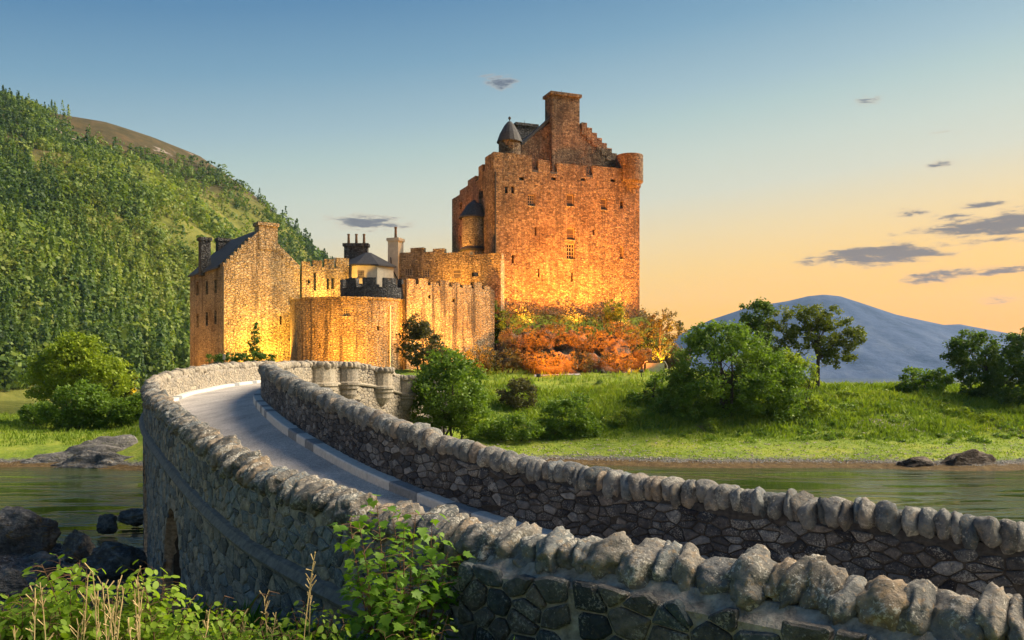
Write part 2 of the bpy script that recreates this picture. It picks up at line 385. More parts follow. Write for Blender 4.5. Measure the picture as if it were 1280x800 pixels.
SKY_STOPS = [(.02, (1.3, .48, .0)), (.20, (1.3, .53, .01)), (.255, (1.28, .53, .0)), (.30, (1.2, .585, .04)), (.345, (1.06, .64, .15)), (.385, (.91, .67, .31)), (.43, (.70, .67, .50)), (.47, (.59, .64, .53)), (.51, (.45, .57, .53)), (.54, (.35, .49, .53)), (.60, (.19, .35, .47)), (.66, (.095, .235, .40)), (1.0, (.03, .11, .27))]
CLOUDS = [(625, 102, 34, 13, .62), (460, 278, 70, 14, .8), (1100, 318, 105, 17, 1.0), (1165, 346, 42, 12, .85), (1235, 283, 100, 17, .95), (1275, 275, 60, 18, 1.0),
          (1225, 256, 40, 6, .8), (1135, 266, 35, 8, .6), (1260, 337, 60, 8, .75), (1085, 126, 26, 8, .62), (1178, 205, 26, 6, .62), (1180, 166, 26, 5, .5), (1255, 375, 36, 7, .6), (1205, 340, 30, 8, .7), (1165, 290, 60, 6, .62), (1190, 270, 40, 5, .6), (1010, 328, 40, 6, .62), (1140, 348, 30, 5, .6), (1245, 300, 60, 6, .6)]
SKY_GAIN = .375
make_world()

# ------------------------------------------------------------------ terrain
KEEP_A = np.array((-2.09, 100.0)); KU = np.array((.9305, .3663)); KV = np.array((-.3663, .9305)); KW, KD = 18.9, 15.6
def shore_y(x): return 57.3+1.2*np.sin(x*.13+1)+.7*np.sin(x*.37)
def height(x, y):
    x = np.asarray(x, dtype=float); y = np.asarray(y, dtype=float)
    near = np.interp(y, [-40, 0, 5, 9, 15, 22, 30, 36, 50], [4.8, 4.25, 3.4, 2.7, 1.5, .75, .35, -.5, -.9])
    near = near-.25*ss(-4, -12, x)*ss(2, 8, y)
    u = y-shore_y(x)
    right = np.interp(u, [-8, 0, 2, 9, 18, 26, 34], [-1.0, -.05, .35, 1.35, 4.0, 5.3, 6.3])
    east = ss(20, 34, x)
    right = right*(1-east)+np.interp(u, [-8, 0, 2, 9, 18, 26, 34, 50], [-1.0, -.05, .35, 1.25, 3.9, 4.9, 4.7, -2.0])*east
    castle = np.interp(u, [-8, 0, 3, 12, 20], [-1.0, -.05, 1.6, 5.0, 6.5])
    cz = ss(-3, -9, x); main = right*(1-cz)+castle*cz
    left = np.interp(u, [-8, 0, 3, 8, 24, 42], [-1.0, -.05, .9, 1.6, 2.3, -1.5])
    lw = ss(3, -3, x-(-27-.33*(y-66))); main = main*(1-lw)+left*lw
    main = main-ss(128, 160, y)*(main+2.5)
    h = np.where(y < 50, np.maximum(near, np.where(u < -7.9, -9, main)), main)
    # rock mound that carries the keep
    a = (x-KEEP_A[0])*KU[0]+(y-KEEP_A[1])*KU[1]; b = (x-KEEP_A[0])*KV[0]+(y-KEEP_A[1])*KV[1]
    dx = np.maximum(np.maximum(-a-1, a-KW), 0); dy = np.maximum(np.maximum(-b, b-KD), 0)
    h = np.maximum(h, h+(6.8)*ss(6.8, .2, np.hypot(dx*.85, dy))*ss(0, 3, h))
    wob = np.sin(x*.9+np.sin(y*.7)*1.3)*np.sin(y*.83+np.cos(x*.5))
    return h+.10*wob*ss(.2, 2.0, h)+.05*np.sin(x*2.3+y*1.1)*np.sin(y*2.7-x)*ss(.2, 1.5, h)
def hz(x, y): return float(height(x, y))
gx = np.arange(-75, 150.1, .75); gy = np.arange(-35, 165.1, .75)
GX, GY = np.meshgrid(gx, gy)
ter = gridmesh('ground', GX, GY, height(GX, GY), M['terrain']); tag(ter, kind='structure')
wx = np.array([-1350, -60, 0, 150, 3350.]); wy = np.array([-150, 30, 100, 3700.]); WX, WY = np.meshgrid(wx, wy)
wat = gridmesh('water', WX, WY, np.zeros_like(WX), M['water']); tag(wat, kind='structure')

# hill on the left: crest line by viewing direction, foot at 250 m
PROF = [(-700, 30), (-400, 60), (-150, 95), (0, 128), (40, 136), (75, 143), (130, 152), (190, 171), (250, 195), (300, 230), (350, 270), (385, 306), (412, 330), (440, 380), (470, 470)]
def hill_pt(px, r):
    """px viewing column, r forward distance"""
    py = np.interp(px, [p[0] for p in PROF], [p[1] for p in PROF])
    rc = np.interp(px, [-700, 0, 250, 400, 470], [420, 520, 640, 640, 560])
    r0 = np.interp(px, [-700, 0, 250, 400, 470], [150, 210, 260, 330, 380])
    hc = (HY-py)/F*rc+EYE
    t = np.clip((r-r0)/(rc-r0), -.2, 1)
    prof = np.where(t < 0, t*.3, .62*t+.38*t*t*(3-2*t))
    x = (px-640)/F*r
    bumps = (np.sin(x*.031+r*.017)*np.cos(r*.026-x*.011)*10+np.sin(x*.075)*np.sin(r*.06+1)*2.2)*ss(.02, .3, t)*ss(1.0, .82, t)
    z = hc*prof+bumps
    over = np.maximum(r-rc, 0); z = z-over*.22-over**2*.0004
    return x, r+0*px, z
hp, hr = np.meshgrid(np.linspace(-700, 470, 150), np.concatenate([np.linspace(150, 700, 130), np.linspace(720, 900, 10)]))
hX, hY, hZ = hill_pt(hp, hr)
hill = gridmesh('hill', hX, hY, np.maximum(hZ, -2.0), M['hill']); tag(hill, kind='structure')
def ridge(name, prof, d0, depth, mat, n=160, rough=.02, ridges=1.0):
    ax = np.linspace(prof[0][0], prof[-1][0], n); tt = np.linspace(-1, 1, 41)
    A, Tt = np.meshgrid(ax, tt)
    top = (HY-np.interp(A, [p[0] for p in prof], [p[1] for p in prof]))/F*d0
    x = (A-640)/F*d0; y = d0+Tt*depth
    fall = np.where(Tt < 0, (1+Tt)**1.15, (1-Tt)**1.1)
    gul = (np.abs(np.sin(x*.0105*ridges+np.sin(Tt*4+x*.003)*1.1))+.5*np.abs(np.sin(x*.027*ridges+Tt*5))-.75)*ss(-1, -.75, Tt)*ss(-.0, -.3, Tt)
    z = top*(fall+rough*gul*3)
    return tag(gridmesh(name, x, y, z-3*(fall < .001), mat), kind='structure')
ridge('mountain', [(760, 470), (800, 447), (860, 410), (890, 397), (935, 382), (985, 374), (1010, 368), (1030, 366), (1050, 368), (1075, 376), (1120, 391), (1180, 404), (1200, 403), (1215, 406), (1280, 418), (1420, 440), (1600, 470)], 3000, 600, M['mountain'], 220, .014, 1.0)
ridge('far_hills', [(300, 470), (360, 345), (400, 320), (418, 317), (440, 322), (500, 350), (560, 400), (640, 470)], 1400, 300, M['hill'], ridges=3)

# ------------------------------------------------------------------ bridge
LP = [(5.0, 4.7, 4.55), (3.26, 5.6, 4.58), (2.55, 6.1, 4.60), (1.63, 6.9, 4.61), (.75, 7.55, 4.62), (0, 8.2, 4.60), (-1.22, 9.6, 4.58), (-2.44, 11.2, 4.63), (-3.84, 13.2, 4.74),
      (-5.53, 16, 4.99), (-7.64, 20, 5.25), (-10.4, 25.6, 5.53), (-12.5, 30.5, 5.77), (-13.7, 34.3, 6.06), (-14.2, 37.5, 6.30), (-14.35, 40.5, 6.45), (-14.45, 44, 6.62), (-14.1, 50, 6.82), (-13.2, 55, 6.75), (-11.9, 60, 6.45), (-10.2, 66, 6.3)]
RP = [(8.2, 8.9, 4.3), (6.6, 9.1, 4.36), (5.47, 9.4, 4.42), (4.94, 9.7, 4.47), (4.27, 10.2, 4.52), (3.53, 10.8, 4.55), (2.72, 11.5, 4.57), (1.8, 12.4, 4.60), (.73, 13.4, 4.70), (-.53, 14.6, 4.87),
      (-2.06, 16.2, 5.2), (-3.27, 18, 5.46), (-4.96, 21, 5.85), (-6.7, 25.2, 6.17), (-8.2, 29.6, 6.36), (-9.4, 34.5, 6.5), (-10.2, 39, 6.62), (-10.45, 43, 6.72), (-9.9, 47, 6.75), (-9.0, 49.6, 6.75), (-7.85, 52, 6.5), (-6.9, 56, 6.0), (-5.9, 61, 5.9), (-5.0, 66, 6.3)]
def spline(pts, step=.1):
    p = [Vector(q) for q in pts]; p = [p[0]*2-p[1]]+p+[p[-1]*2-p[-2]]; out = []
    for i in range(1, len(p)-2):
        a, b, c, d = p[i-1:i+3]
        for k in range(40):
            t = k/40; out.append(.5*((2*b)+(c-a)*t+(2*a-5*b+4*c-d)*t*t+(3*b-a-3*c+d)*t**3))
    out.append(p[-2]); A = np.array([tuple(v) for v in out])
    s = np.concatenate([[0], np.cumsum(np.hypot(*np.diff(A[:, :2], axis=0).T))])
    si = np.arange(0, s[-1], step)
    return np.stack([np.interp(si, s, A[:, k]) for k in range(3)], -1)
class Path:
    def __init__(s, pts):
        s.p = spline(pts); s.n = len(s.p); s.len = (s.n-1)*.1
        t = np.gradient(s.p[:, :2], axis=0); k = np.ones(15)/15
        t = np.stack([np.convolve(np.pad(t[:, i], 7, 'edge'), k, 'valid') for i in range(2)], -1)
        t /= np.linalg.norm(t, axis=1)[:, None]; s.t = t; s.nrm = np.stack([-t[:, 1], t[:, 0]], -1)
    def at(s, q, off=0.0):
        i = min(max(q/.1, 0), s.n-1.001); k = int(i); f = i-k
        p = s.p[k]*(1-f)+s.p[k+1]*f; n = s.nrm[k]*(1-f)+s.nrm[k+1]*f
        return p[0]+n[0]*off, p[1]+n[1]*off, p[2]
    def ang(s, q):
        k = min(max(int(q/.1), 0), s.n-1); return math.atan2(s.t[k][1], s.t[k][0])
    def s_at_px(s, px, smin=0, smax=1e9):
        c = 640+F*s.p[:, 0]/s.p[:, 1]; ii = np.arange(s.n)*.1; ok = (ii >= smin) & (ii <= smax)
        return float(ii[ok][np.argmin(np.abs(c[ok]-px))])
    def s_at_y(s, y): return float(np.argmin(np.abs(s.p[:, 1]-y))*.1)
L, R = Path(LP), Path(RP)
CAPD, DECK = .24, 1.16            # core top and deck below the tops of the cap stones
bridge = empty('stone_bridge', (-5, 20, 0), 'long curving stone footbridge with rough boulder coping and grey road leading to the castle', 'bridge')

def sweep(path, prof_fn, s0, s1, step=.3, closed=True, caps=True):
    """prof_fn(s) -> list of (offset along the left normal, absolute z)"""
    ss_ = np.arange(s0, s1+1e-6, step); mb = MB(); k = None
    for q in ss_:
        pr = prof_fn(q); k = len(pr)
        for o, z in pr:
            x, y, _ = path.at(q, o); mb.v.append((x, y, z))
    n = len(ss_); kk = k if closed else k-1
    for i in range(n-1):
        for j in range(kk):
            mb.f.append((i*k+j, (i+1)*k+j, (i+1)*k+(j+1) % k, i*k+(j+1) % k))
    if caps and closed: mb.f.append(tuple(range(k))); mb.f.append(tuple((n-1)*k+j for j in range(k-1, -1, -1)))
    return mb
def bulge(q):      # the abutment at the near end stands proud
    return .26*float(ss(L_AB+.12, L_AB-.12, q))
L_AB = L.s_at_px(618, 0, 14)
ARCH_L = [(L.s_at_y(17.3), L.s_at_y(20.6), 3.15), (L.s_at_y(25), L.s_at_y(29.5), 3.6)]
ARCH_R = [(R.s_at_y(17.9), R.s_at_y(21.2), 3.15), (R.s_at_y(25.5), R.s_at_y(30), 3.6), (R.s_at_y(50.2), R.s_at_y(54.4), 4.1)]
def arch_z(q, arches):
    for a, b, zt in arches:
        if a < q < b:
            u = (q-(a+b)/2)/((b-a)/2); return zt-2.6+2.6*math.sqrt(max(0, 1-abs(u)**2.3))
    return -1.2
def low_L(q): return arch_z(q, ARCH_L)
def low_R(q): return arch_z(q, ARCH_R)
H2 = .21
def coreL(q):
    x, y, zt = L.at(q); b = bulge(q); lo = low_L(q)
    return [(H2+b, lo), (H2+b, zt-CAPD-.12), (H2-.04+b*.45, zt-CAPD+.01), (-H2+.03, zt-CAPD), (-H2, zt-CAPD-.08), (-H2, lo)]
def coreR(q):
    x, y, zt = R.at(q); lo = low_R(q)
    return [(H2, lo), (H2, zt-CAPD-.08), (H2-.04, zt-CAPD), (-H2+.04, zt-CAPD), (-H2, zt-CAPD-.08), (-H2, lo)]
parL = sweep(L, coreL, 0, L.len-.1, .15).build('parapet_wall', M['mortar'], bridge, origin=(-5, 20, 0)); tag(parL, 'left parapet with boulder coping and moulded string course')
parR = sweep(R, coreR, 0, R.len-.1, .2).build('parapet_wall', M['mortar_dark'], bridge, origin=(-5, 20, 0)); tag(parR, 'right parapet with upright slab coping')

# roadway and arch soffits
N = 220; mb = MB()
fr = np.linspace(0, 1, N)
for f in fr:
    a = L.at(f*L.len, -H2+.01); b = R.at(f*R.len, H2-.01)
    for t in (0, .25, .5, .75, 1):
        z = (a[2]*(1-t)+b[2]*t)-DECK+.045*math.sin(PI*t)
        mb.v.append((a[0]*(1-t)+b[0]*t, a[1]*(1-t)+b[1]*t, z))
for i in range(N-1):
    for j in range(4): mb.f.append((i*5+j, i*5+j+1, (i+1)*5+j+1, (i+1)*5+j))
road = mb.build('roadway', M['asphalt'], bridge, True, origin=(-5, 20, 0))
for (a0, a1, zt), (b0, b1, _) in zip(ARCH_L, ARCH_R):
    mb = MB(); n = 17
    for k in range(n):
        u = -1+2*k/(n-1); z = zt-2.6+2.6*math.sqrt(max(0, 1-abs(u)**2.3))
        qa = (a0+a1)/2+u*(a1-a0)/2; qb = (b0+b1)/2+u*(b1-b0)/2
        p = L.at(qa, 0); q = R.at(qb, 0)
        for t in (0, .5, 1): mb.v.append((p[0]*(1-t)+q[0]*t, p[1]*(1-t)+q[1]*t, z+.03))
    for k in range(n-1):
        for j in range(2): mb.f.append((k*3+j, k*3+j+1, (k+1)*3+j+1, (k+1)*3+j))
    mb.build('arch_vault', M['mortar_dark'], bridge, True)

# string course on the left face
def strL(q):
    x, y, zt = L.at(q); z = zt-DECK-.02; o = H2+.02
    return [(o-.1, z-.12), (o+.10, z-.06), (o+.13, z+.0), (o+.06, z+.10), (o-.1, z+.16)]
sweep(L, strL, L_AB+.1, L.s_at_y(36), .25).build('string_course', M['course'], bridge, origin=(-5, 20, 0))
def strR(q):
    x, y, zt = R.at(q); z = zt-DECK-.05; o = -H2-.02
    return [(o+.1, z-.10), (o-.10, z-.05), (o-.13, z+.02), (o-.04, z+.10), (o+.1, z+.14)]
sweep(R, strR, R.s_at_y(36), R.len-.3, .3).build('string_course', M['stone_warm'], bridge, origin=(-5, 20, 0))

# rubble face stones: irregular polygon cells over the wall face
def vor_cells(s0, s1, zlo, zhi, w, h, jit=.49):
    ni = max(1, int(round((s1-s0)/w))); nj = max(1, int(round((zhi-zlo)/h)))
    w = (s1-s0)/ni; h = (zhi-zlo)/nj; k = w/h
    pts = {}
    for i in range(-2, ni+2):
        for j in range(-2, nj+2):
            pts[i, j] = (s0+(i+.5+.5*(j % 2)+random.uniform(-jit, jit))*w, (zlo+(j+.5+random.uniform(-jit, jit))*h)*k)
    out = []
    for j in range(nj):
        for i in range(ni):
            cx, cy = pts[i, j]
            poly = [(cx-2*w, cy-2*w), (cx+2*w, cy-2*w), (cx+2*w, cy+2*w), (cx-2*w, cy+2*w)]
            for di in (-2, -1, 0, 1, 2):
                for dj in (-2, -1, 0, 1, 2):
                    if (di or dj) and (i+di, j+dj) in pts:
                        qx, qy = pts[i+di, j+dj]; mx, my = (cx+qx)/2, (cy+qy)/2; nx, ny = qx-cx, qy-cy
                        res = []
                        for a in range(len(poly)):
                            p, q = poly[a], poly[(a+1) % len(poly)]
                            fp = (p[0]-mx)*nx+(p[1]-my)*ny; fq = (q[0]-mx)*nx+(q[1]-my)*ny
                            if fp <= 0: res.append(p)
                            if fp*fq < 0: t = fp/(fp-fq); res.append((p[0]+(q[0]-p[0])*t, p[1]+(q[1]-p[1])*t))
                        poly = res
            if len(poly) >= 3: out.append([(a, b/k) for a, b in poly])
    return out
def chaikin(p):
    o = []
    for a in range(len(p)):
        q, r = p[a], p[(a+1) % len(p)]
        o += [(q[0]*.88+r[0]*.12, q[1]*.88+r[1]*.12), (q[0]*.12+r[0]*.88, q[1]*.12+r[1]*.88)]
    return o
def cell_stone(poly, fn, gap, proud, fine):
    cx = sum(p[0] for p in poly)/len(poly); cy = sum(p[1] for p in poly)/len(poly)
    if fine: poly = chaikin(poly)
    def shr(k, g):
        o = []
        for a, b in poly:
            r = math.hypot(a-cx, b-cy) or 1e-6; f = max(.25, k*(1-g/r)); o.append((cx+(a-cx)*f, cy+(b-cy)*f))
        return o
    n = len(poly); tx, ty = random.uniform(-.25, .25), random.uniform(-.25, .25)
    rings = [(shr(1, gap), -.03)]
    if fine: rings += [(shr(.98, gap), proud*.55), (shr(.80, gap), proud*.95)]
    else: rings += [(shr(.93, gap), proud*.8)]
    V = []
    for rr, o in rings:
        for a, b in rr:
            oo = o+((a-cx)*tx+(b-cy)*ty)*.2*(o > 0)+random.uniform(-.006, .006)*(o > 0); V.append(fn(a, b, oo))
    V.append(fn(cx, cy, proud*(1.08 if fine else 1.0)+random.uniform(0, .008)))
    Fc = []
    for q in range(len(rings)-1):
        for a in range(n): Fc.append((q*n+a, q*n+(a+1) % n, (q+1)*n+(a+1) % n, (q+1)*n+a))
    b = (len(rings)-1)*n
    for a in range(n): Fc.append((b+a, b+(a+1) % n, len(V)-1))
    return V, Fc
def facing(path, side):
    def fn(base):
        def g(s, z, o):
            x, y, _ = path.at(s, side*(base(s)+o)); return (x, y, z)
        return g
    return fn
jobs = []      # (visible size, poly, fn, gap, proud, material, parent)
def add_face(path, side, base, s0, s1, top, bottom, w, h, gap, proud, mat, parent, skip=None, seg=2.5):
    fn = facing(path, side)(base); q = s0
    while q < s1-.05:
        e = min(q+seg, s1)
        if s1-e < .6: e = s1
        tm = max(top(a) for a in np.linspace(q, e, 5)); bm = min(bottom(a) for a in np.linspace(q, e, 5))
        for poly in vor_cells(q, e, bm, tm, w, h):
            cs = sum(p[0] for p in poly)/len(poly); cz = sum(p[1] for p in poly)/len(poly)
            if cz > top(cs)-h*.22 or cz < bottom(cs): continue
            if skip and skip(cs, cz): continue
            tt = min(top(a) for a in (poly[0][0], cs))-.01
            poly = [(a, min(b, tt)) for a, b in poly]
            x, y, z = fn(cs, cz, 0)
            px = 640+F*x/y; py = HY-(z-EYE)/y*F
            vis = (w*h)*(F/y)**2*(1.0 if -20 < px < 1300 and py < 815 else .02)
            jobs.append((vis, poly, fn, gap, proud, mat, parent))
        q = e
def ground_at(path, q, off): x, y, _ = path.at(q, off); return max(hz(x, y)-.25, -.3)
def skip_arch(q, z):
    for a, b, zt in ARCH_L:
        if a-.1 < q < b+.1 and z < arch_z(min(max(q, a+.01), b-.01), ARCH_L)+.12: return True
    return False
baseL = lambda q: H2+bulge(q)
# near abutment: big rubble
add_face(L, 1, baseL, 0, L_AB-.12, lambda q: L.at(q)[2]-CAPD-.02, lambda q: max(ground_at(L, q, .6), 2.7), .26, .20, .012, .05, M['stone'], parL)
# long outer face above the string course, then below it
add_face(L, 1, baseL, L_AB+.14, L.s_at_y(35), lambda q: L.at(q)[2]-CAPD-.10, lambda q: L.at(q)[2]-DECK+.12, .26, .17, .010, .026, M['stone_grey'], parL)
add_face(L, 1, baseL, L_AB+.14, L.s_at_y(31), lambda q: L.at(q)[2]-DECK-.14, lambda q: ground_at(L, q, .6), .34, .21, .010, .03, M['stone_grey'], parL, skip_arch)
# deck side of the right parapet
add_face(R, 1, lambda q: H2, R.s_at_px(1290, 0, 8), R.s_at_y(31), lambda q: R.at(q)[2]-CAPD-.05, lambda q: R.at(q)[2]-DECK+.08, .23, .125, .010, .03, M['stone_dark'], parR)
# sunlit deck side of the left parapet past the bend, and outer side of the right one
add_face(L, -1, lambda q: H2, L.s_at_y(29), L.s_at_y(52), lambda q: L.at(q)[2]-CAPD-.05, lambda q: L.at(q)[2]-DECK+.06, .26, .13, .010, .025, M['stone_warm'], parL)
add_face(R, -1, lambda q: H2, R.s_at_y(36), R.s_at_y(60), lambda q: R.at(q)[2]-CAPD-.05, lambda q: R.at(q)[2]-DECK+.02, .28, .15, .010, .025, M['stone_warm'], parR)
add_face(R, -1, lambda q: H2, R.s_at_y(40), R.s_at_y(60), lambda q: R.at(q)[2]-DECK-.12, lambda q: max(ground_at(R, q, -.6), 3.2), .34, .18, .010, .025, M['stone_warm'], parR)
jobs.sort(key=lambda j: -j[0])
rest = {}
for k, (vis, poly, fn, gap, proud, mat, par) in enumerate(jobs):
    V, Fc = cell_stone(poly, fn, gap, proud, k < 900)
    if k < 300: obj('stone', V, Fc, mat, par)
    else:
        rest.setdefault((par.name, mat.name), (MB(), mat, par))[0].add(V, Fc)
for mb, mat, par in rest.values():
    o = mb.build('rubble_stones', mat, par, origin=(-5, 20, 0)); o['kind'] = 'stuff'

# coping: rounded boulders on the left, upright slabs on the right
def boulder(seed, sub, power, rough):
    bm = bmesh.new(); bmesh.ops.create_icosphere(bm, subdivisions=sub, radius=1)
    off = Vector((seed*3.1, seed*7.7, seed*1.3))
    cuts = [(Vector((random.gauss(0, 1), random.gauss(0, 1), random.gauss(0, 1))).normalized(), random.uniform(.78, .97)) for _ in range(6)]
    for v in bm.verts:
        c = v.co.copy()
        k = (abs(c.x)**power+abs(c.y)**power+abs(c.z)**power)**(-1/power); c = c*k
        for nrm, dd in cuts:
            e = c.dot(nrm)-dd
            if e > 0: c -= nrm*e*.75
        c *= 1+rough*mnoise.noise(c*1.3+off)+rough*.45*mnoise.noise(c*3.4+off)+rough*.2*mnoise.noise(c*8+off)
        c *= 1+rough*.10*mnoise.noise(c*17+off)
        v.co = c*.5
    me = bpy.data.meshes.new('boulder'); bm.to_mesh(me); bm.free(); me.shade_smooth(); return me
BOULD = {}
for nm, mat in (('a', M['cap']), ('b', M['cap_dark']), ('w', M['stone_warm'])):
    BOULD[nm] = []
    for k in range(18):
        me = boulder(k+ord(nm), 4 if nm == 'a' else 3, 2.5 if nm == 'a' else 2.8, .32 if nm == 'a' else .2); me.materials.append(mat); BOULD[nm].append(me)
caps = []       # (visible size, mesh, matrix, parent)
def lay_caps(path, s0, s1, pitch, width, high, kind, parent, lean=.12, sink=.0, roll=0.0, off=0.0, over=(1.15, 1.4)):
    q = s0
    while q < s1:
        x, y, zt = path.at(q); nf = 1.0 if y < 14 else 1.12
        w = random.uniform(*pitch)*nf; xx, yy, zt = path.at(q+w/2, off+random.uniform(-.03, .03)); a = path.ang(q+w/2)
        hgt = random.uniform(*high); wid = random.uniform(*width)
        m = Matrix.Translation((xx, yy, zt-hgt*.5+random.uniform(-.05, .05)+sink)) @ Matrix.Rotation(a, 4, 'Z') @ Matrix.Rotation(random.gauss(lean, .09), 4, 'Y') \
            @ Matrix.Rotation(random.gauss(roll, .12), 4, 'X') @ Matrix.Rotation(random.gauss(0, .2), 4, 'Z') @ Matrix.Diagonal((w*random.uniform(*over), wid, hgt, 1))
        px = 640+F*xx/yy; vis = (F/yy)**2*w*hgt*(1 if -20 < px < 1300 else .02)
        caps.append((vis, random.choice(BOULD[kind]), m, parent)); q += w
yb = L.s_at_y(31)
lay_caps(L, .1, L_AB, (.11, .29), (.46, .66), (.24, .36), 'a', parL, .15, -.01, -.36, .09, (1.28, 1.6))
lay_caps(L, L_AB, yb, (.14, .28), (.46, .60), (.28, .37), 'a', parL, .18, -.02, -.32, .02, (1.2, 1.45))
lay_caps(L, yb, L.len-.3, (.26, .40), (.46, .56), (.32, .42), 'w', parL, .1)
lay_caps(R, .1, R.s_at_y(33), (.10, .20), (.48, .60), (.34, .43), 'b', parR, .2, 0, .12, 0, (1.3, 1.65))
lay_caps(R, R.s_at_y(33), R.len-.3, (.24, .36), (.46, .56), (.32, .42), 'w', parR, .1)
def place_caps(lst, nind):
    lst.sort(key=lambda c: -c[0]); joined = {}
    for k, (vis, me, m, par) in enumerate(lst):
        if k < nind:
            o = bpy.data.objects.new('cap_stone', me); COL.objects.link(o); o.parent = par
            o.matrix_parent_inverse = Matrix.Translation(-WORLD[par.name]); o.matrix_basis = m
        else:
            V = [m @ v.co for v in me.vertices]
            joined.setdefault(par.name+me.materials[0].name, (MB(), me.materials[0], par))[0].add(V, [tuple(p.vertices) for p in me.polygons])
    for mb, mat, par in joined.values():
        o = mb.build('coping_stones', mat, par, True, origin=(-5, 20, 0)); o['kind'] = 'stuff'

# refuges: half-round bays on the far stretch
for px in (394, 429, 473, 501):
    q = R.s_at_px(px, R.s_at_y(43), R.len); x, y, zt = R.at(q, -.1); a = R.ang(q)-PI/2
    rr = .95 if px < 410 else .72
    ref = MB().lathe(x, y, [(rr, zt-DECK+.05), (rr, zt-CAPD), (.05, zt-CAPD)], 8, a-PI/2-.1, a+PI/2+.1).build('refuge', M['stone_warm'], bridge)
    MB().lathe(x, y, [(rr*.55, zt-DECK-1.0), (rr*.9, zt-DECK-.62), (rr*.9, zt-DECK-.36), (rr+.05, zt-DECK-.30), (rr+.05, zt-DECK-.16), (rr+.13, zt-DECK-.10), (rr+.13, zt-DECK+.04), (rr-.05, zt-DECK+.10)], 8, a-PI/2-.1, a+PI/2+.1).build('cornice', M['stone_warm'], ref)
    nb = 8
    for k in range(nb):
        w = a-PI/2+PI*(k+.5)/nb; hgt = random.uniform(.34, .42)
        m = Matrix.Translation((x+rr*.9*math.cos(w), y+rr*.9*math.sin(w), zt-hgt*.5+.02)) @ Matrix.Rotation(w+PI/2, 4, 'Z') @ Matrix.Diagonal((rr*PI/nb*1.15, .42, hgt, 1))
        caps.append((1.0, random.choice(BOULD['w']), m, parR))
place_caps(caps, 300)

# kerb stones along both sides of the road
kerb = empty('kerb', (-5, 20, 0), parent=bridge)
def kerbs(path, side, s0, s1):
    q = s0; k = 0
    while q < s1:
        ln = random.uniform(.52, .78); a, b = q+.008, min(q+ln-.008, s1); mb = MB(); o1, o2 = side*(H2-.02), side*(H2+.27)
        sec = []
        for t in (a, (a+b)/2, b):
            p = path.at(t, o1); r = path.at(t, o2); z = path.at(t)[2]-DECK
            sec.append([(p[0], p[1], z-.1), (p[0], p[1], z+.15), (r[0]*.94+p[0]*.06, r[1]*.94+p[1]*.06, z+.14), (r[0], r[1], z+.11), (r[0], r[1], z-.1)])
        for s_ in sec: mb.v += s_
        for i in range(2):
            for j in range(5): mb.f.append((i*5+j, (i+1)*5+j, (i+1)*5+(j+1) % 5, i*5+(j+1) % 5))
        mb.f += [(4, 3, 2, 1, 0), (10, 11, 12, 13, 14)]
        mb.build('kerb_stone', M['kerb_light'] if random.random() < (.5 if side > 0 else .85) else M['kerb_dark'], kerb); q += ln; k += 1
kerbs(R, 1, R.s_at_px(1000, 0, 10), R.s_at_y(40))
kerbs(L, -1, L.s_at_y(24), L.s_at_y(54))

exec_castle = True
# ------------------------------------------------------------------ castle
def wall_px(A, B, px, py):
    dx, dy = B[0]-A[0], B[1]-A[1]; l = math.hypot(dx, dy); dx /= l; dy /= l
    k = (px-640)/F; t = (k*A[1]-A[0])/(dx-k*dy); d = A[1]+dy*t
    return t, EYE-(py-HY)/F*d
def grid_sheet(fmap, t0, t1, z0, z1, openings, depth=.4, tstep=None):
    """a sheet with real recesses; fmap(t, z, inward) -> point"""
    tb = {t0, t1}; zb = {z0, z1}
    for a, b, c, d in openings: tb |= {a, b}; zb |= {c, d}
    if tstep:
        k = int(math.ceil((t1-t0)/tstep)); tb |= {t0+(t1-t0)*i/k for i in range(k+1)}
    tb = sorted(t for t in tb if t0-1e-6 <= t <= t1+1e-6); zb = sorted(z for z in zb if z0-1e-6 <= z <= z1+1e-6)
    mb = MB()
    for i in range(len(tb)-1):
        for j in range(len(zb)-1):
            a, b, c, d = tb[i], tb[i+1], zb[j], zb[j+1]
            if b-a < 1e-5 or d-c < 1e-5: continue
            tm, zm = (a+b)/2, (c+d)/2
            ins = any(o[0] < tm < o[1] and o[2] < zm < o[3] for o in openings)
            w = depth if ins else 0
            mb.add([fmap(a, c, w), fmap(b, c, w), fmap(b, d, w), fmap(a, d, w)], [(0, 1, 2, 3)])
    for a, b, c, d in openings:
        mb.add([fmap(a, c, 0), fmap(b, c, 0), fmap(b, d, 0), fmap(a, d, 0), fmap(a, c, depth), fmap(b, c, depth), fmap(b, d, depth), fmap(a, d, depth)],
               [(0, 4, 5, 1), (1, 5, 6, 2), (2, 6, 7, 3), (3, 7, 4, 0)])
    return mb
def lin_map(A, B):
    dx, dy = B[0]-A[0], B[1]-A[1]; l = math.hypot(dx, dy); dx /= l; dy /= l
    return lambda t, z, w: (A[0]+dx*t-dy*w, A[1]+dy*t+dx*w, z)
def slab(fmap, t0, t1, z0, z1, th, mb=None):
    mb = mb or MB()
    c = [fmap(t, z, w) for w in (0, th) for z in (z0, z1) for t in (t0, t1)]
    return mb.add(c, [(0, 1, 3, 2), (5, 4, 6, 7), (4, 0, 2, 6), (1, 5, 7, 3), (2, 3, 7, 6), (4, 5, 1, 0)])
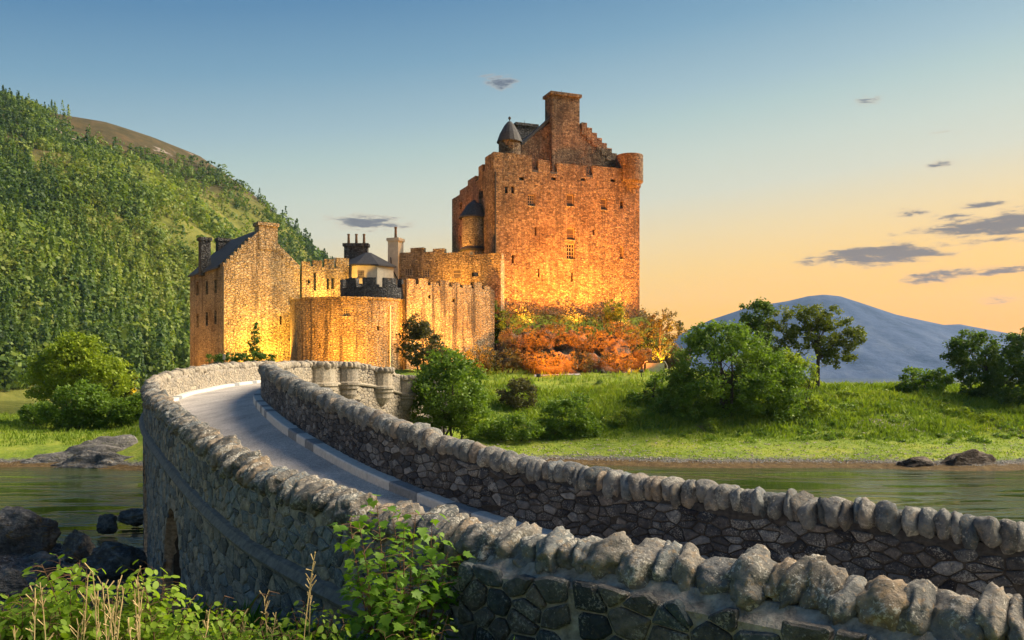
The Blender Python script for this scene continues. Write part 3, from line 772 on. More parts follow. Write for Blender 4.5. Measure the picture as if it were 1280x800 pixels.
def wall(name, A, B, z0, z1, th, mat, parent, openings=(), depth=.4, glz=True):
    """solid wall from A to B (left to right seen from outside), openings (t0,t1,z0,z1,kind)"""
    f = lin_map(A, B); l = math.hypot(B[0]-A[0], B[1]-A[1])
    mb = grid_sheet(f, 0, l, z0, z1, [o[:4] for o in openings], depth)
    c = [f(t, z, w) for w in (0, th) for z in (z0, z1) for t in (0, l)]
    mb.add(c, [(5, 4, 6, 7), (4, 0, 2, 6), (1, 5, 7, 3), (2, 3, 7, 6)])
    o = mb.build(name, mat, parent)
    for op in openings: window(f, op, depth, parent)
    return o
def window(f, op, depth, parent):
    a, b, c, d, kind = op
    if kind == 'slit':
        slab(f, a+.005, b-.005, c+.005, d-.005, .05).v
        mb = MB(); g = lambda t, z, w: f(t, z, w+depth-.08); slab(g, a, b, c, d, .05, mb); mb.build('window', M['glass'], parent); return
    g = lambda t, z, w: f(t, z, w+depth-.14)
    mb = MB(); slab(g, a, b, c, d, .06, mb); wn = mb.build('window', M['shutter'] if kind == 'shutter' else M['glass'], parent)
    g2 = lambda t, z, w: f(t, z, w+depth-.20); mb = MB(); e = min(.09, (b-a)*.12)
    for q in ((a, a+e, c, d), (b-e, b, c, d), (a+e, b-e, c, c+e), (a+e, b-e, d-e, d)): slab(g2, *q, .055, mb)
    nx, ny = (1, 2) if kind == 'shutter' else (3, 4) if kind == 'pane' else (2, 2)
    for k in range(1, nx): t = a+(b-a)*k/nx; slab(g2, t-.03, t+.03, c+e, d-e, .05, mb)
    for k in range(1, ny): z = c+(d-c)*k/ny; slab(lambda t, z, w: f(t, z, w+depth-.195), a+e, b-e, z-.03, z+.03, .04, mb)
    mb.build('frame', M['frame'], wn)
    mb = MB(); slab(lambda t, z, w: f(t, z, w-.05), a-.06, b+.06, c-.14, c-.003, .2, mb); mb.build('sill', M['range'], wn)
def op_px(A, B, px, py, w, h, kind):
    t0, z = wall_px(A, B, px-w/2, py); t1, _ = wall_px(A, B, px+w/2, py); d = A[1]+(B[1]-A[1])*((t0+t1)/2)/math.hypot(B[0]-A[0], B[1]-A[1])
    hh = h/F*d/2; return (t0, t1, z-hh, z+hh, kind)
def chimney(name, f, t0, t1, w0, w1, z0, z1, mat, parent, cap=.12, pots=0, pot_h=1.0):
    o = slab(lambda t, z, w: f(t, z, w+w0), t0, t1, z0, z1-.35, w1-w0).build(name, mat, parent)
    slab(lambda t, z, w: f(t, z, w+w0-cap), t0-cap, t1+cap, z1-.35, z1, w1-w0+2*cap).build('chimney_cap', mat, o)
    for k in range(pots):
        t = t0+(t1-t0)*(k+.5)/pots; x, y, _ = f(t, 0, (w0+w1)/2)
        MB().lathe(x, y, [(.02, z1), (.17, z1), (.13, z1+pot_h*.85), (.17, z1+pot_h*.9), (.17, z1+pot_h), (.02, z1+pot_h)], 10).build('chimney_pot', M['pot'], o)
    return o
def merlons(A, B, spans, z0, z1, th, mat, parent, name='merlon'):
    f = lin_map(A, B)
    for a, b in spans: slab(f, a, b, z0, z1 if not callable(z1) else z1(a), th).build(name, mat, parent)

# --- the keep
A = tuple(KEEP_A); B = tuple(KEEP_A+KU*KW); C = tuple(KEEP_A+KV*KD); D = tuple(KEEP_A+KU*KW+KV*KD)
keep = empty('castle_keep', (A[0]+6, A[1]+9, 12), 'tall square castle keep glowing orange with big central chimney and corner turrets', 'castle')
fk = fk_keep = lin_map(A, B)
ops = [op_px(A, B, *q) for q in [(664.5, 250, 9, 14, 'pane'), (713, 250, 9, 15, 'shutter'), (755, 255, 8, 14, 'shutter'), (777, 256, 4, 9, 'slit'), (713.5, 292, 10, 15, 'shutter'), (713.5, 314, 10, 19, 'pane'),
       (669.5, 289, 2.4, 11, 'slit'), (742, 290, 2.4, 7, 'slit'), (777, 316, 5, 15, 'shutter'), (641, 324, 2.4, 11, 'slit'), (673.5, 341, 2.4, 11, 'slit'), (715, 346, 2.4, 12, 'slit'),
       (652, 223, 6, 4, 'slit'), (692, 223, 6, 4, 'slit'), (729, 224, 6, 4, 'slit'), (766, 224, 6, 6, 'slit'), (633, 237, 4, 9, 'slit'), (641, 237, 4, 9, 'slit')]]
ZP = 29.6
wall('front_wall', A, B, 6.0, ZP, 1.2, M['keep'], keep, ops, .45)
A2 = tuple(KEEP_A+KV*1.2); B2 = tuple(KEEP_A+KU*KW+KV*1.2)
opl = [op_px(C, A2, *q) for q in [(601, 244, 5, 11, 'slit'), (576, 258, 3, 9, 'slit'), (590, 232, 3, 7, 'slit'), (575, 300, 3, 9, 'slit')]]
wall('side_wall', C, A2, 6.0, ZP-1.0, 1.2, M['keep'], keep, opl, .45)
wall('side_wall', B2, D, 6.0, ZP, 1.2, M['keep'], keep)
wall('rear_wall', tuple(KEEP_A+KU*(KW-1.2)+KV*(KD-1.2+.0)), tuple(KEEP_A+KU*1.2+KV*(KD-1.2)), 6.0, ZP-.6, -1.2, M['keep'], keep)
slab(lambda t, z, w: fk(t, z, w), 1.2, KW-1.2, ZP-1.6, ZP-1.3, KD-2.4).build('wall_walk', M['lead'], keep) if False else \
    slab(lambda t, z, w: fk(t, z, w+1.2), 1.2, KW-1.2, ZP-1.9, ZP-1.6, KD-2.6).build('wall_walk', M['lead'], keep)
# parapet, broken by three crenels
cr = []
for px, w in ((669, 8), (692, 9), (737, 8)):
    t0, _ = wall_px(A, B, px-w/2, 200); t1, _ = wall_px(A, B, px+w/2, 200); cr.append((t0, t1))
e = 0.0; spans = []
for a, b in cr: spans.append((e, a)); e = b
spans.append((e, KW-2.4))
for k, (a, b) in enumerate(spans): slab(fk, a, b, ZP, [31.5, 31.1, 30.9, 31.0][k], .8).build('parapet', M['keep'], keep)
for a, b in cr: slab(fk, a+.01, b-.01, ZP, ZP+.25, .6).build('crenel_sill', M['lead'], keep)
fl = lin_map(C, A2); ll = KD-1.2
for a, b, z in ((0, 3.2, 28.65+.35), (3.2, 6.4, 29.5), (6.4, 9.3, 30.1), (9.3, 10.4, 29.4), (10.4, 11.9, 30.9), (11.9, 12.7, 30.0), (12.7, ll, 31.5)):
    slab(fl, a+.002, b-.002, ZP-1.0, z, .7).build('parapet', M['keep'], keep)
# cap house: gable, slate roof, chimney, crow steps
GV = 2.3
def uz(px, py):     # point on the gable plane
    return wall_px(tuple(KEEP_A+KV*GV), tuple(KEEP_A+KU*KW+KV*GV), px, py)
g0 = uz(648, 190)[0]; g1 = uz(770, 190)[0]; gm = (uz(686, 150)[0]+uz(724, 150)[0])/2; zr = uz(704, 140)[1]
fg = lambda t, z, w: fk(t, z, w+GV)
mb = MB(); ze = 32.0
mb.extr([fg(g0, ZP-1.7, 0), fg(g1, ZP-1.7, 0), fg(g1, ze+.3, 0), fg(gm, zr, 0), fg(g0, ze+1.0, 0)], Vector(fg(0, 0, .9))-Vector(fg(0, 0, 0)))
gable = mb.build('gable', M['keep'], keep)
mb = MB(); back = 10.6
for s in (-1, 1):
    te = g0-.25 if s < 0 else g1+.1; zz = ze+.75 if s < 0 else ze+.1
    mb.extr([fg(gm, zr-.25, .9), fg(te, zz, .9), fg(te, zz+.22, .9), fg(gm, zr+.02, .9)][::s], Vector(fg(0, 0, back))-Vector(fg(0, 0, 0)))
mb.build('roof', M['slate'], keep)
mb = MB(); mb.extr([fg(g0+.1, ZP-1.7, .9), fg(g1-.1, ZP-1.7, .9), fg(g1-.1, ze-.1, .9), fg(gm, zr-.4, .9), fg(g0+.1, ze+.5, .9)], Vector(fg(0, 0, back-.1))-Vector(fg(0, 0, 0)))
mb.build('cap_house_wall', M['grey_masonry'], keep)
for k in range(7):                                  # crow steps on the right slope
    px0 = 727+k*6.2; py = 153+k*6.4; t0, z = uz(px0, py); t1, _ = uz(px0+6.6, py)
    slab(lambda t, z, w: fg(t, z, w-.08), t0, t1-.01, z-1.5, z, 1.0).build('crow_step', M['keep'], keep)
mb = MB(); t0, z0 = uz(652, 180); t1, z1 = uz(688, 147)
mb.extr([fg(t0, z0-.25, -.1), fg(t1, z1-.25, -.1), fg(t1, z1+.12, -.1), fg(t0, z0+.12, -.1)], Vector(fg(0, 0, 1.1))-Vector(fg(0, 0, 0)))
mb.build('gable_coping', M['lead'], keep)
c0, c1 = uz(687.5, 130)[0], uz(722, 130)[0]; zc = uz(704, 118)[1]
chimney('chimney', fg, c0, c1, -.55, 1.5, ZP-1.5, zc, M['keep'], keep, .22)
t0, z0 = uz(735, 169); t1, z1 = uz(741, 157)
# second chimney at the rear gable
fb = lambda t, z, w: fk(t, z, w+GV+back-.6)
def px_on(v, px, py): return wall_px(tuple(KEEP_A+KV*v), tuple(KEEP_A+KU*KW+KV*v), px, py)
b0, zb_ = px_on(GV+back-.6, 646, 153); b1, _ = px_on(GV+back-.6, 671, 153)
chimney('chimney', fb, b0, b1, 0, 1.6, ZP, zb_, M['grey_masonry'], keep, .2)
for (t, w, z) in ((c0+1.75, GV+.5, zc), ((b0+b1)/2, GV+back+.2, zb_)):
    x, y, _ = fk(t, 0, w); MB().tube([(x, y, z-.05), (x, y, z+.65)], [.035, .02], 5).build('rod', M['iron'], keep)
# pepper-pot turret at the left corner
t, z = px_on(1.6, 637, 178); x, y, _ = fk(t, 0, 1.6); zb0 = z
tur = MB().lathe(x, y, [(1.28, ZP-1.6), (1.28, zb0)], 16).build('cap_turret', M['keep'], keep, True)
MB().lathe(x, y, [(1.5, zb0-.05), (1.5, zb0+.05), (1.15, zb0+1.0), (.62, zb0+1.95), (.22, zb0+2.4), (.05, zb0+2.45)], 16).build('cone_roof', M['slate'], tur)
MB().lathe(x, y, [(.02, zb0+2.45), (.06, zb0+2.62), (.17, zb0+2.78), (.13, zb0+2.95), (.02, zb0+3.02)], 10).build('finial', M['lead'], tur, True)
# bartizan on the right corner
t, z = px_on(.9, 787, 195); x, y, _ = fk(t, 0, .9); zt = z
MB().lathe(x, y, [(.25, zt-5.3), (.75, zt-4.9), (1.0, zt-4.5), (1.05, zt-4.15), (1.35, zt-3.85), (1.4, zt-3.5), (1.66, zt-3.2), (1.66, zt), (1.2, zt), (1.2, zt-1)], 20).build('bartizan', M['keep'], keep)
# round stair turret in front of the left wall
t, z = wall_px(C, A2, 600, 273); x, y, _ = fl(t, 0, -.75)
d = y; r = 15/F*d; ztop = EYE-(273-HY)/F*d
st = MB().lathe(x, y, [(r, 16), (r, ztop)], 18).build('stair_turret', M['range'], keep, True)
MB().lathe(x, y, [(r*1.28, ztop-.02), (r*1.28, ztop+.1), (r*.86, ztop+1.0), (r*.60, ztop+1.55), (.06, ztop+2.2)], 18).build('cone_roof', M['slate'], st)
MB().lathe(x, y, [(r*1.06, EYE-(313-HY)/F*d-.2), (r*1.25, EYE-(313-HY)/F*d), (r, EYE-(313-HY)/F*d+.35)], 18).build('skirt_roof', M['lead'], st)
mb = MB(); slab(fk, .12, .26, 18.5, 29.2, -.12, mb); mb.build('downpipe', M['iron'], keep)

# --- gabled west range
A = (-29.6, 90.0); u = np.array((.81, .586)); v = np.array((-.586, .81)); W, Dp = 8.3, 10.7
B = tuple(np.array(A)+u*W); C = tuple(np.array(A)+v*Dp)
west = empty('gabled_house', (A[0]-1, A[1]+6, 6.4), 'steep gabled stone house floodlit yellow at the left end of the castle', 'building')
fw = lin_map(A, B); ZE = 17.2; ZA = 21.6
ops = [op_px(A, B, *q) for q in [(363, 376, 5, 10, 'pane'), (351, 400, 3, 11, 'slit'), (365, 439, 5, 6, 'shutter')]]
wall('gable_wall', A, B, 5.5, ZE, .9, M['range'], west, ops, .35)
mb = MB(); mb.extr([fw(0, ZE, 0), fw(W, ZE+.6, 0), fw(W*.5, ZA, 0)], Vector(fw(0, 0, .9))-Vector(fw(0, 0, 0))); 
mb.v = []; mb.f = []; mb.extr([fw(0, ZE, 0), fw(W, ZE, 0), fw(W, ZE+.7, 0), fw(W*.5, ZA, 0), fw(0, ZE+.05, 0)], Vector(fw(0, 0, .9))-Vector(fw(0, 0, 0)))
mb.build('gable', M['range'], west)
A2 = tuple(np.array(A)+v*.9)
ops = [op_px(C, A2, *q) for q in [(247, 361, 2.6, 17, 'slit'), (258.5, 360, 2.6, 17, 'slit'), (269.5, 358, 2.6, 17, 'slit'), (247, 401, 2.6, 17, 'slit'), (258.5, 399, 2.6, 17, 'slit'), (269.5, 397, 2.6, 17, 'slit')]]
wall('side_wall', C, A2, 5.5, ZE, .8, M['range'], west, ops, .35)
wall('side_wall', tuple(np.array(B)+v*.9), tuple(np.array(B)+v*Dp), 5.5, ZE, .8, M['range'], west)
wall('rear_wall', tuple(np.array(B)+v*(Dp+.8)), tuple(np.array(A)+v*(Dp+.8)), 5.5, ZE, .8, M['range'], west)
mb = MB(); mb.extr([fw(.8, ZE, Dp-.05), fw(W-.8, ZE, Dp-.05), fw(W*.5, ZA-.5, Dp-.05)], Vector(fw(0, 0, .8))-Vector(fw(0, 0, 0))); mb.build('gable', M['range'], west)
mb = MB()
for s in (-1, 1):
    te = -.25 if s < 0 else W+.25
    zz = ZE-.12
    mb.extr([fw(W/2, ZA-.35, .9), fw(te, zz, .9), fw(te, zz+.2, .9), fw(W/2, ZA-.08, .9)][::s], Vector(fw(0, 0, Dp))-Vector(fw(0, 0, 0)))
mb.build('roof', M['slate'], west)
for s in (-1, 1):                                   # stepped skews on the gable
    for k in range(11):
        f0 = k/11; f1 = (k+1)/11; half = W/2
        a = half+s*half*(1-f0); b = half+s*half*(1-f1); zb2 = ZE+.05+(ZA-ZE)*f0
        lo, hi = min(a, b), max(a, b)
        if abs((lo+hi)/2-half) < 1.0: continue
        slab(lambda t, z, w: fw(t, z, w-.05), lo+.01, hi-.01, zb2-.35, zb2+.36, 1.0).build('skew_stone', M['range'], west)
t0 = wall_px(A, B, 323.5, 290)[0]; t1, zc = wall_px(A, B, 347, 279.5)
chimney('chimney', fw, t0, t1, -.06, 1.3, 19.3, zc, M['range'], west, .13)
f_back = lambda t, z, w: fw(t, z, w+Dp-1.0)
def wpx(vv, px, py): return wall_px(tuple(np.array(A)+v*vv), tuple(np.array(A)+v*vv+u*W), px, py)
t0, zc = wpx(6.0, 251.5, 296); t1, _ = wpx(6.0, 263.5, 296)
chimney('chimney', lambda t, z, w: fw(t, z, w+6.0), t0, t1, 0, 1.0, 16.8, zc, M['grey_masonry'], west, .12)
t0, zc = wpx(10.4, 273, 297); t1, _ = wpx(10.4, 297, 297)
chimney('chimney', lambda t, z, w: fw(t, z, w+10.4), t0, t1, 0, 1.0, 17.5, zc, M['grey_masonry'], west, .12)
slab(lambda t, z, w: fw(t, z, w-.1), -.02, .12, 6.5, ZE, .1).build('downpipe', M['iron'], west)

# --- round bastion in front
bx, by, br = -16.6, 92.0, 6.4
bast = empty('round_bastion', (bx, by, 6.4), 'wide round stone bastion wall standing between the gabled house and curtain wall', 'castle wall')
fb_ = lambda t, z, w: (bx+(br-w)*math.sin(t/br), by-(br-w)*math.cos(t/br), z)
def bpx(px, py):
    best = min((abs(640+F*fb_(t, 0, 0)[0]/fb_(t, 0, 0)[1]-px), t) for t in np.linspace(-br*1.5, br*1.5, 400)); t = best[1]; d = fb_(t, 0, 0)[1]
    return t, EYE-(py-HY)/F*d, d
ops = []
for px, py, w, h, kind in ((433, 390, 9, 10, 'pane'), (393, 415, 3, 15, 'slit'), (473, 410, 3.5, 5, 'slit'), (399, 432, 3, 6, 'slit')):
    t, z, d = bpx(px, py); hw = w/F*d/2; hh = h/F*d/2; ops.append((t-hw, t+hw, z-hh, z+hh, kind))
ZB = 13.6
mb = grid_sheet(fb_, -br*2.2, br*2.2, 4.5, ZB, [o[:4] for o in ops], .4, .8); mb.build('wall', M['bastion'], bast)
for o in ops: window(fb_, o, .4, bast)
MB().lathe(bx, by, [(br+.10, ZB-.02), (br+.10, ZB+.14), (br-.55, ZB+.14), (br-.55, ZB-.5), (.05, ZB-.5)], 56).build('wall_top', M['range'], bast)
t, z, d = bpx(487, 420); x, y, _ = fb_(t, 0, -.08)
MB().tube([(x, y, 6.0), (x, y, ZB-.6)], [.06, .06], 6).build('downpipe', M['harl'], bast)
# dark crenellated turret standing on it
dk = empty('battlement_turret', (-14.4, 93, 13.1), 'low dark grey crenellated turret on top of the round bastion', 'turret')
rr = 3.75; z1 = 15.1
MB().lathe(-14.4, 93.4, [(rr, 13.1), (rr, z1), (rr-.6, z1), (rr-.6, 13.1)], 40).build('turret_wall', M['grey_masonry'], dk)
for k in range(11):
    a = 2*PI*k/11+.1; da = .185
    mb = MB(); n = 5; pts = [(-14.4+r_*math.cos(a+w), 93.4+r_*math.sin(a+w)) for r_, ws in ((rr+.02, np.linspace(-da, da, n)), (rr-.6, np.linspace(da, -da, n))) for w in ws]
    mb.prism(pts, z1, z1+.95).build('merlon', M['grey_masonry'], dk)

# --- crenellated curtain wall between bastion and keep
A = (-10.6, 88.4); B = (-1.9, 95.2); ln = math.hypot(B[0]-A[0], B[1]-A[1])
cur = empty('curtain_wall', ((A[0]+B[0])/2, (A[1]+B[1])/2, 6), 'crenellated orange lit curtain wall between the round bastion and keep', 'castle wall')
wall('wall', A, B, 4.5, 15.3, 1.0, M['bastion'], cur, [op_px(A, B, 567, 375, 3, 5, 'slit'), op_px(A, B, 537, 371, 3, 5, 'slit')], .35)
x = 0.0; sp = []
while x < ln-.4: w = random.uniform(.75, 1.15); sp.append((x, min(x+w, ln))); x += w+random.uniform(.25, .4)
merlons(A, B, sp, 15.3, lambda a: 15.8+.2*math.sin(a*1.7), .6, M['bastion'], cur)
# --- hall wall behind it
A = (-13.2, 101.2); B = (-1.25, 97.0); ln = math.hypot(B[0]-A[0], B[1]-A[1])
hall = empty('harled_hall', ((A[0]+B[0])/2, 100, 12), 'cream harled hall with small windows behind the crenellated curtain wall', 'building')
ops = [op_px(A, B, *q) for q in [(510, 340, 9, 9, 'pane'), (532, 341, 9, 10, 'pane'), (571, 342, 11, 10, 'shutter'), (594, 343, 8, 5, 'slit')]]
wall('wall', A, B, 9.0, 18.9, 1.2, M['range'], hall, ops, .3)
for px0, px1, py in ((500, 513, 316), (513, 529, 310), (529, 541, 315), (541, 555, 311), (555, 588, 316), (588, 627, 318)):
    t0, z = wall_px(A, B, px0, py); t1, _ = wall_px(A, B, px1, py)
    slab(lin_map(A, B), t0+.003, t1-.003, 18.9, max(z, 19.0), .7).build('parapet', M['range'], hall)
mb = MB(); slab(lambda t, z, w: lin_map(A, B)(t, z, w+1.25), .2, 6.0, 17.6, 17.9, 4.0, mb); mb.build('roof', M['slate'], hall)
f = lin_map(A, B); t0, z = wall_px(A, B, 486, 298); t1, _ = wall_px(A, B, 499, 298)
chimney('chimney', f, t0, t1, -.25, 1.1, 9.0, z, M['harl'], hall, .12, 1, 1.35)
x, y, _ = f(t1+.3, 0, -.1); MB().tube([(x, y, 13), (x-.1, y, 16.5), (x-1.1, y, 18.4), (x-1.2, y, 19.6)], [.07]*4, 5).build('downpipe', M['iron'], hall)
# --- wall with slots right of the gabled house
A = (-22.7, 95.1); B = (-18.0, 97.2); ln = math.hypot(B[0]-A[0], B[1]-A[1])
mid = empty('slotted_wall', (-20.4, 96.2, 8), 'bright lit narrow wall with upright slots right of the gabled house', 'castle wall')
wall('wall', A, B, 6, 17.9, .9, M['range'], mid, [op_px(A, B, 393.5, 352, 3, 22, 'slit'), op_px(A, B, 410, 355, 3.5, 14, 'slit'), op_px(A, B, 416, 354, 3.5, 14, 'slit'), op_px(A, B, 386, 352, 3, 4, 'slit')], .35)
merlons(A, B, [(0, .9), (1.15, 2.2), (2.45, 3.5), (3.75, ln)], 17.9, lambda a: 18.4+.16*a, .6, M['range'], mid)
# --- small cream house with hipped roof
cx, cy = -16.3, 99.6
ch = empty('cream_house', (cx, cy, 12), 'small cream house with dark hipped roof and dark window inside the walls', 'building')
hexa = [(cx+3.0*math.cos(a), cy+2.6*math.sin(a)) for a in [math.radians(q) for q in (-165, -105, -62, -10, 80, 140)]]
zt = 18.2; zb2 = 11.0
for k in range(6):
    p, q = hexa[k], hexa[(k+1) % 6]; o = []
    if k == 1:
        o = [op_px(p, q, 450, 342, 11, 9, 'pane')]
        lnk = math.hypot(q[0]-p[0], q[1]-p[1]); o = [(max(.05, a), min(lnk-.05, b), c, d, e_) for a, b, c, d, e_ in o]
    wall('wall', p, q, zb2, zt, .12, M['harl'], ch, o, .1) if not o else wall('wall', p, q, zb2, zt, .35, M['harl'], ch, o, .22)
hexo = [(cx+(a-cx)*1.12, cy+(b-cy)*1.12) for a, b in hexa]
mb = MB(); mb.prism(hexo, zt+.003, zt+.15); mb.prism(hexo, zt+.15, zt+1.75, [(cx+(a-cx)*.1, cy+(b-cy)*.1) for a, b in hexo]); mb.build('roof', M['slate'], ch)
fc = lin_map((-19.6, 102.5), (-12, 102.5)); t0, z = wall_px((-19.6, 102.5), (-12, 102.5), 430, 304); t1, _ = wall_px((-19.6, 102.5), (-12, 102.5), 459, 304)
chimney('chimney', fc, t0, t1, 0, 1.0, 17.0, z, M['grey_masonry'], ch, .15, 3, 1.15)

# ------------------------------------------------------------------ floodlights at the castle foot
def floodlight(loc, aim, watt, col, size, label, blend=.9, rad=.25):
    lo = Vector(loc); fl_ = empty('floodlight', loc, label, 'floodlight', 'floodlights at the castle foot')
    dv = (Vector(aim)-lo).normalized(); q = dv.to_track_quat('-Z', 'Y')
    def put(o): o.rotation_mode = 'QUATERNION'; o.rotation_quaternion = q; return o
    mb = MB(); mb.prism([(-.22, -.15), (.22, -.15), (.22, .15), (-.22, .15)], -.08, .16, [(-.13, -.09), (.13, -.09), (.13, .09), (-.13, .09)])
    ho = mb.build('housing', M['iron'], fl_, origin=(0, 0, 0)); ho.location = lo; put(ho); WORLD[ho.name] = lo
    mb = MB().prism([(-.2, -.13), (.2, -.13), (.2, .13), (-.2, .13)], -.086, -.0805)
    le = mb.build('lens', M['lamp'], fl_, origin=(0, 0, 0)); le.location = lo; put(le)
    MB().tube([lo+Vector((0, 0, -.02)), lo+Vector((0, 0, -.55))], [.03, .04], 6).build('post', M['iron'], fl_)
    ld = bpy.data.lights.new('flood_lamp', 'SPOT'); ld.energy = watt; ld.color = col; ld.spot_size = math.radians(size); ld.spot_blend = blend; ld.shadow_soft_size = rad
    lt = bpy.data.objects.new('flood_lamp', ld); COL.objects.link(lt); lt.parent = fl_; lt.matrix_parent_inverse = Matrix.Translation(-lo); lt.location = lo+dv*.3; put(lt)
m, T, out = new_mat('lit_lamp_glass'); T.l.new(T('ShaderNodeEmission', Color=(1, .72, .3), Strength=30.0), out.inputs[0]); M['lamp'] = m
ORANGE = (1.0, .25, .02); AMBER = (1.0, .40, .045); YEL = (1.0, .50, .06)
def gz(x, y, up=.6): return (x, y, hz(x, y)+up)
floodlight(gz(2.5, 83.5, 1.0), (6.5, 100, 15.0), 27000, ORANGE, 66, 'floodlight on the lawn edge before the middle of the keep')
floodlight(gz(12.5, 85.0, 1.0), (11.5, 102, 15.5), 27000, ORANGE, 66, 'floodlight on the lawn edge before the right half of the keep')
floodlight(gz(17.8, 100.0, .7), (15.5, 104.5, 14), 3500, AMBER, 140, 'floodlight among the shrubs at the right foot of the keep')
floodlight(gz(-6.0, 84.0), (-6.0, 92, 15), 11000, AMBER, 130, 'floodlight before the crenellated curtain wall')
floodlight(gz(-24.2, 88.6), (-26.0, 93.0, 13.0), 4200, YEL, 150, 'floodlight before the gabled house')
floodlight(gz(-15.5, 80.0), (-16.5, 86, 11), 4600, AMBER, 140, 'floodlight before the round bastion')
floodlight((-19.6, 93.0, 13.9), (-20.0, 97, 18), 1300, YEL, 140, 'floodlight on the bastion roof facing the slotted wall')
floodlight((-6.5, 95.0, 15.4), (-6.2, 99, 20), 1200, AMBER, 150, 'floodlight behind the curtain wall facing the hall')
for tt_, side in ((6.0, 'left'), (13.0, 'right')):  # added pair with no known fixture here, brightens the gable behind the parapet
    a_ = fk_keep(tt_, 29.0, .95); b_ = fk_keep(9.6, 35.0, 3.2)
    floodlight(a_, b_, 1500, ORANGE, 130, 'added gable fill light on the wall walk %s of the central chimney' % side)
for tt_, where in ((3.2, 'left'), (9.4, 'middle'), (15.2, 'right')):
    a_ = fk_keep(tt_, 0, -3.6); b_ = fk_keep(tt_, 20.5, 0)
    floodlight((a_[0], a_[1], hz(a_[0], a_[1])+1.9), b_, 5600, AMBER, 112, 'floodlight on the rock mound under the %s of the keep wall' % where)
floodlight((-39.5, 91.5, hz(-39.5, 91.5)+2.0), (-33.0, 94.5, 12.5), 2600, AMBER, 120, 'floodlight below the left side wall of the gabled house')
floodlight((-8.3, 100.5, 19.6), (-4.5, 104.0, 24), 900, AMBER, 120, 'floodlight on the hall roof facing the round stair turret')
floodlight((-8.2, 108.0, 20.0), (-5.5, 107.5, 27), 1500, ORANGE, 140, 'floodlight in the yard facing the left side of the keep')

# ------------------------------------------------------------------ vegetation
def leaf_quads(C, size, rng, up=.35, aspect=.62):
    """rhombic folded leaf faces round centres C; size array"""
    n = len(C); a = rng.normal(size=(n, 3)); a[:, 2] *= .7; a /= np.linalg.norm(a, axis=1)[:, None]
    nn = rng.normal(size=(n, 3)); nn[:, 2] += up*2; b = np.cross(nn, a); b /= np.linalg.norm(b, axis=1)[:, None]+1e-9
    s = size[:, None]
    return np.stack([C-a*s, C+b*s*aspect, C+a*s, C-b*s*aspect], 1)
def crown_points(blobs, n_clump, per, rng, cl_r, shell=.55):
    vol = np.array([b[3]*b[4]*b[5] for b in blobs])**.75; vol /= vol.sum()
    which = rng.choice(len(blobs), n_clump, p=vol); Bm = np.array(blobs)[which]
    dv = rng.normal(size=(n_clump, 3)); dv /= np.linalg.norm(dv, axis=1)[:, None]
    rad = rng.uniform(shell, 1.0, n_clump)**.7
    cc = Bm[:, :3]+dv*Bm[:, 3:]*rad[:, None]*(1+rng.normal(0, .07, n_clump))[:, None]
    cr_ = cl_r*rng.uniform(.6, 1.35, n_clump)
    k = rng.normal(size=(n_clump, per, 3)); k /= np.linalg.norm(k, axis=2)[..., None]; k *= (rng.uniform(0, 1, (n_clump, per))**.5)[..., None]*cr_[:, None, None]
    k[..., 2] *= .75
    return cc, (cc[:, None, :]+k).reshape(-1, 3)
def plant(name, label, cat, base, blobs, mat, n_clump=120, per=40, leaf=.13, cl_r=.55, trunk=.16, limbs=10, group=None, shell=.55, bark=None, stems=1, lean=(0, 0), fork=.35):
    """blobs relative to base: (dx, dy, dz, rx, ry, rz)"""
    seed = int(abs(base[0]*131+base[1]*17)*10) % 100000; rng = np.random.default_rng(seed); rd = random.Random(seed)
    root = empty(name, tuple(base), label, cat, group); b = Vector(base)
    leaf *= .8; per = int(per*1.4)
    cc, pts = crown_points(blobs, n_clump, per, rng, cl_r, shell)
    pts = pts+np.array(base); zg = height(pts[:, 0], pts[:, 1]); pts = pts[pts[:, 2] > zg+.03]
    npmesh('crown', leaf_quads(pts, leaf*rng.uniform(.6, 1.35, len(pts)), rng), 4, mat, root)
    mb = MB(); top = max(bl[2]+bl[5] for bl in blobs)
    for s in range(stems):
        off = Vector((rd.uniform(-.5, .5), rd.uniform(-.3, .3), 0))*(.0 if stems == 1 else 1.2)
        tip = Vector((lean[0]+off.x*2, lean[1]+off.y*2, top*.72)); path = []
        for k in range(7):
            t = k/6; path.append(b+off+Vector((tip.x*t+rd.uniform(-.08, .08)*trunk*8*t, tip.y*t+rd.uniform(-.08, .08)*trunk*8*t, -.2+(tip.z+.2)*t)))
        mb.tube(path, [trunk*(1-.75*k/6)*(1.25 if k == 0 else 1) for k in range(7)], 7)
        for k in rng.choice(len(cc), min(limbs, len(cc)), replace=False):
            e_ = b+Vector(cc[k]); j = rd.uniform(fork, .85); i = int(j*6); st_ = path[i].lerp(path[i+1], j*6-i)
            if (e_-st_).length < .3: continue
            mid_ = st_.lerp(e_, .5)+Vector((0, 0, .12*(e_-st_).length)); r0 = trunk*(1-.75*j)*.6
            mb.tube([st_, mid_, e_], [r0, r0*.6, r0*.2], 5)
    mb.build('trunk', bark or M['bark'], root)
    return root
def px_plant(name, label, cat, d, base_px, blobs_px, mat, **kw):
    """blobs_px: (px, py, rx_px, ry_px[, depth offset]) seen at distance d"""
    k = d/F; bx_, by_ = (base_px-640)*k, d; b = (bx_, by_, hz(bx_, by_))
    bl = []
    for q in blobs_px:
        p = P(q[0], q[1], d); rx, ry = q[2]*k, q[3]*k; dy = q[4] if len(q) > 4 else 0
        bl.append((p.x-bx_, dy, p.z-b[2], rx, min(rx, max(ry, rx*.8)), ry))
    return plant(name, label, cat, b, bl, mat, **kw)

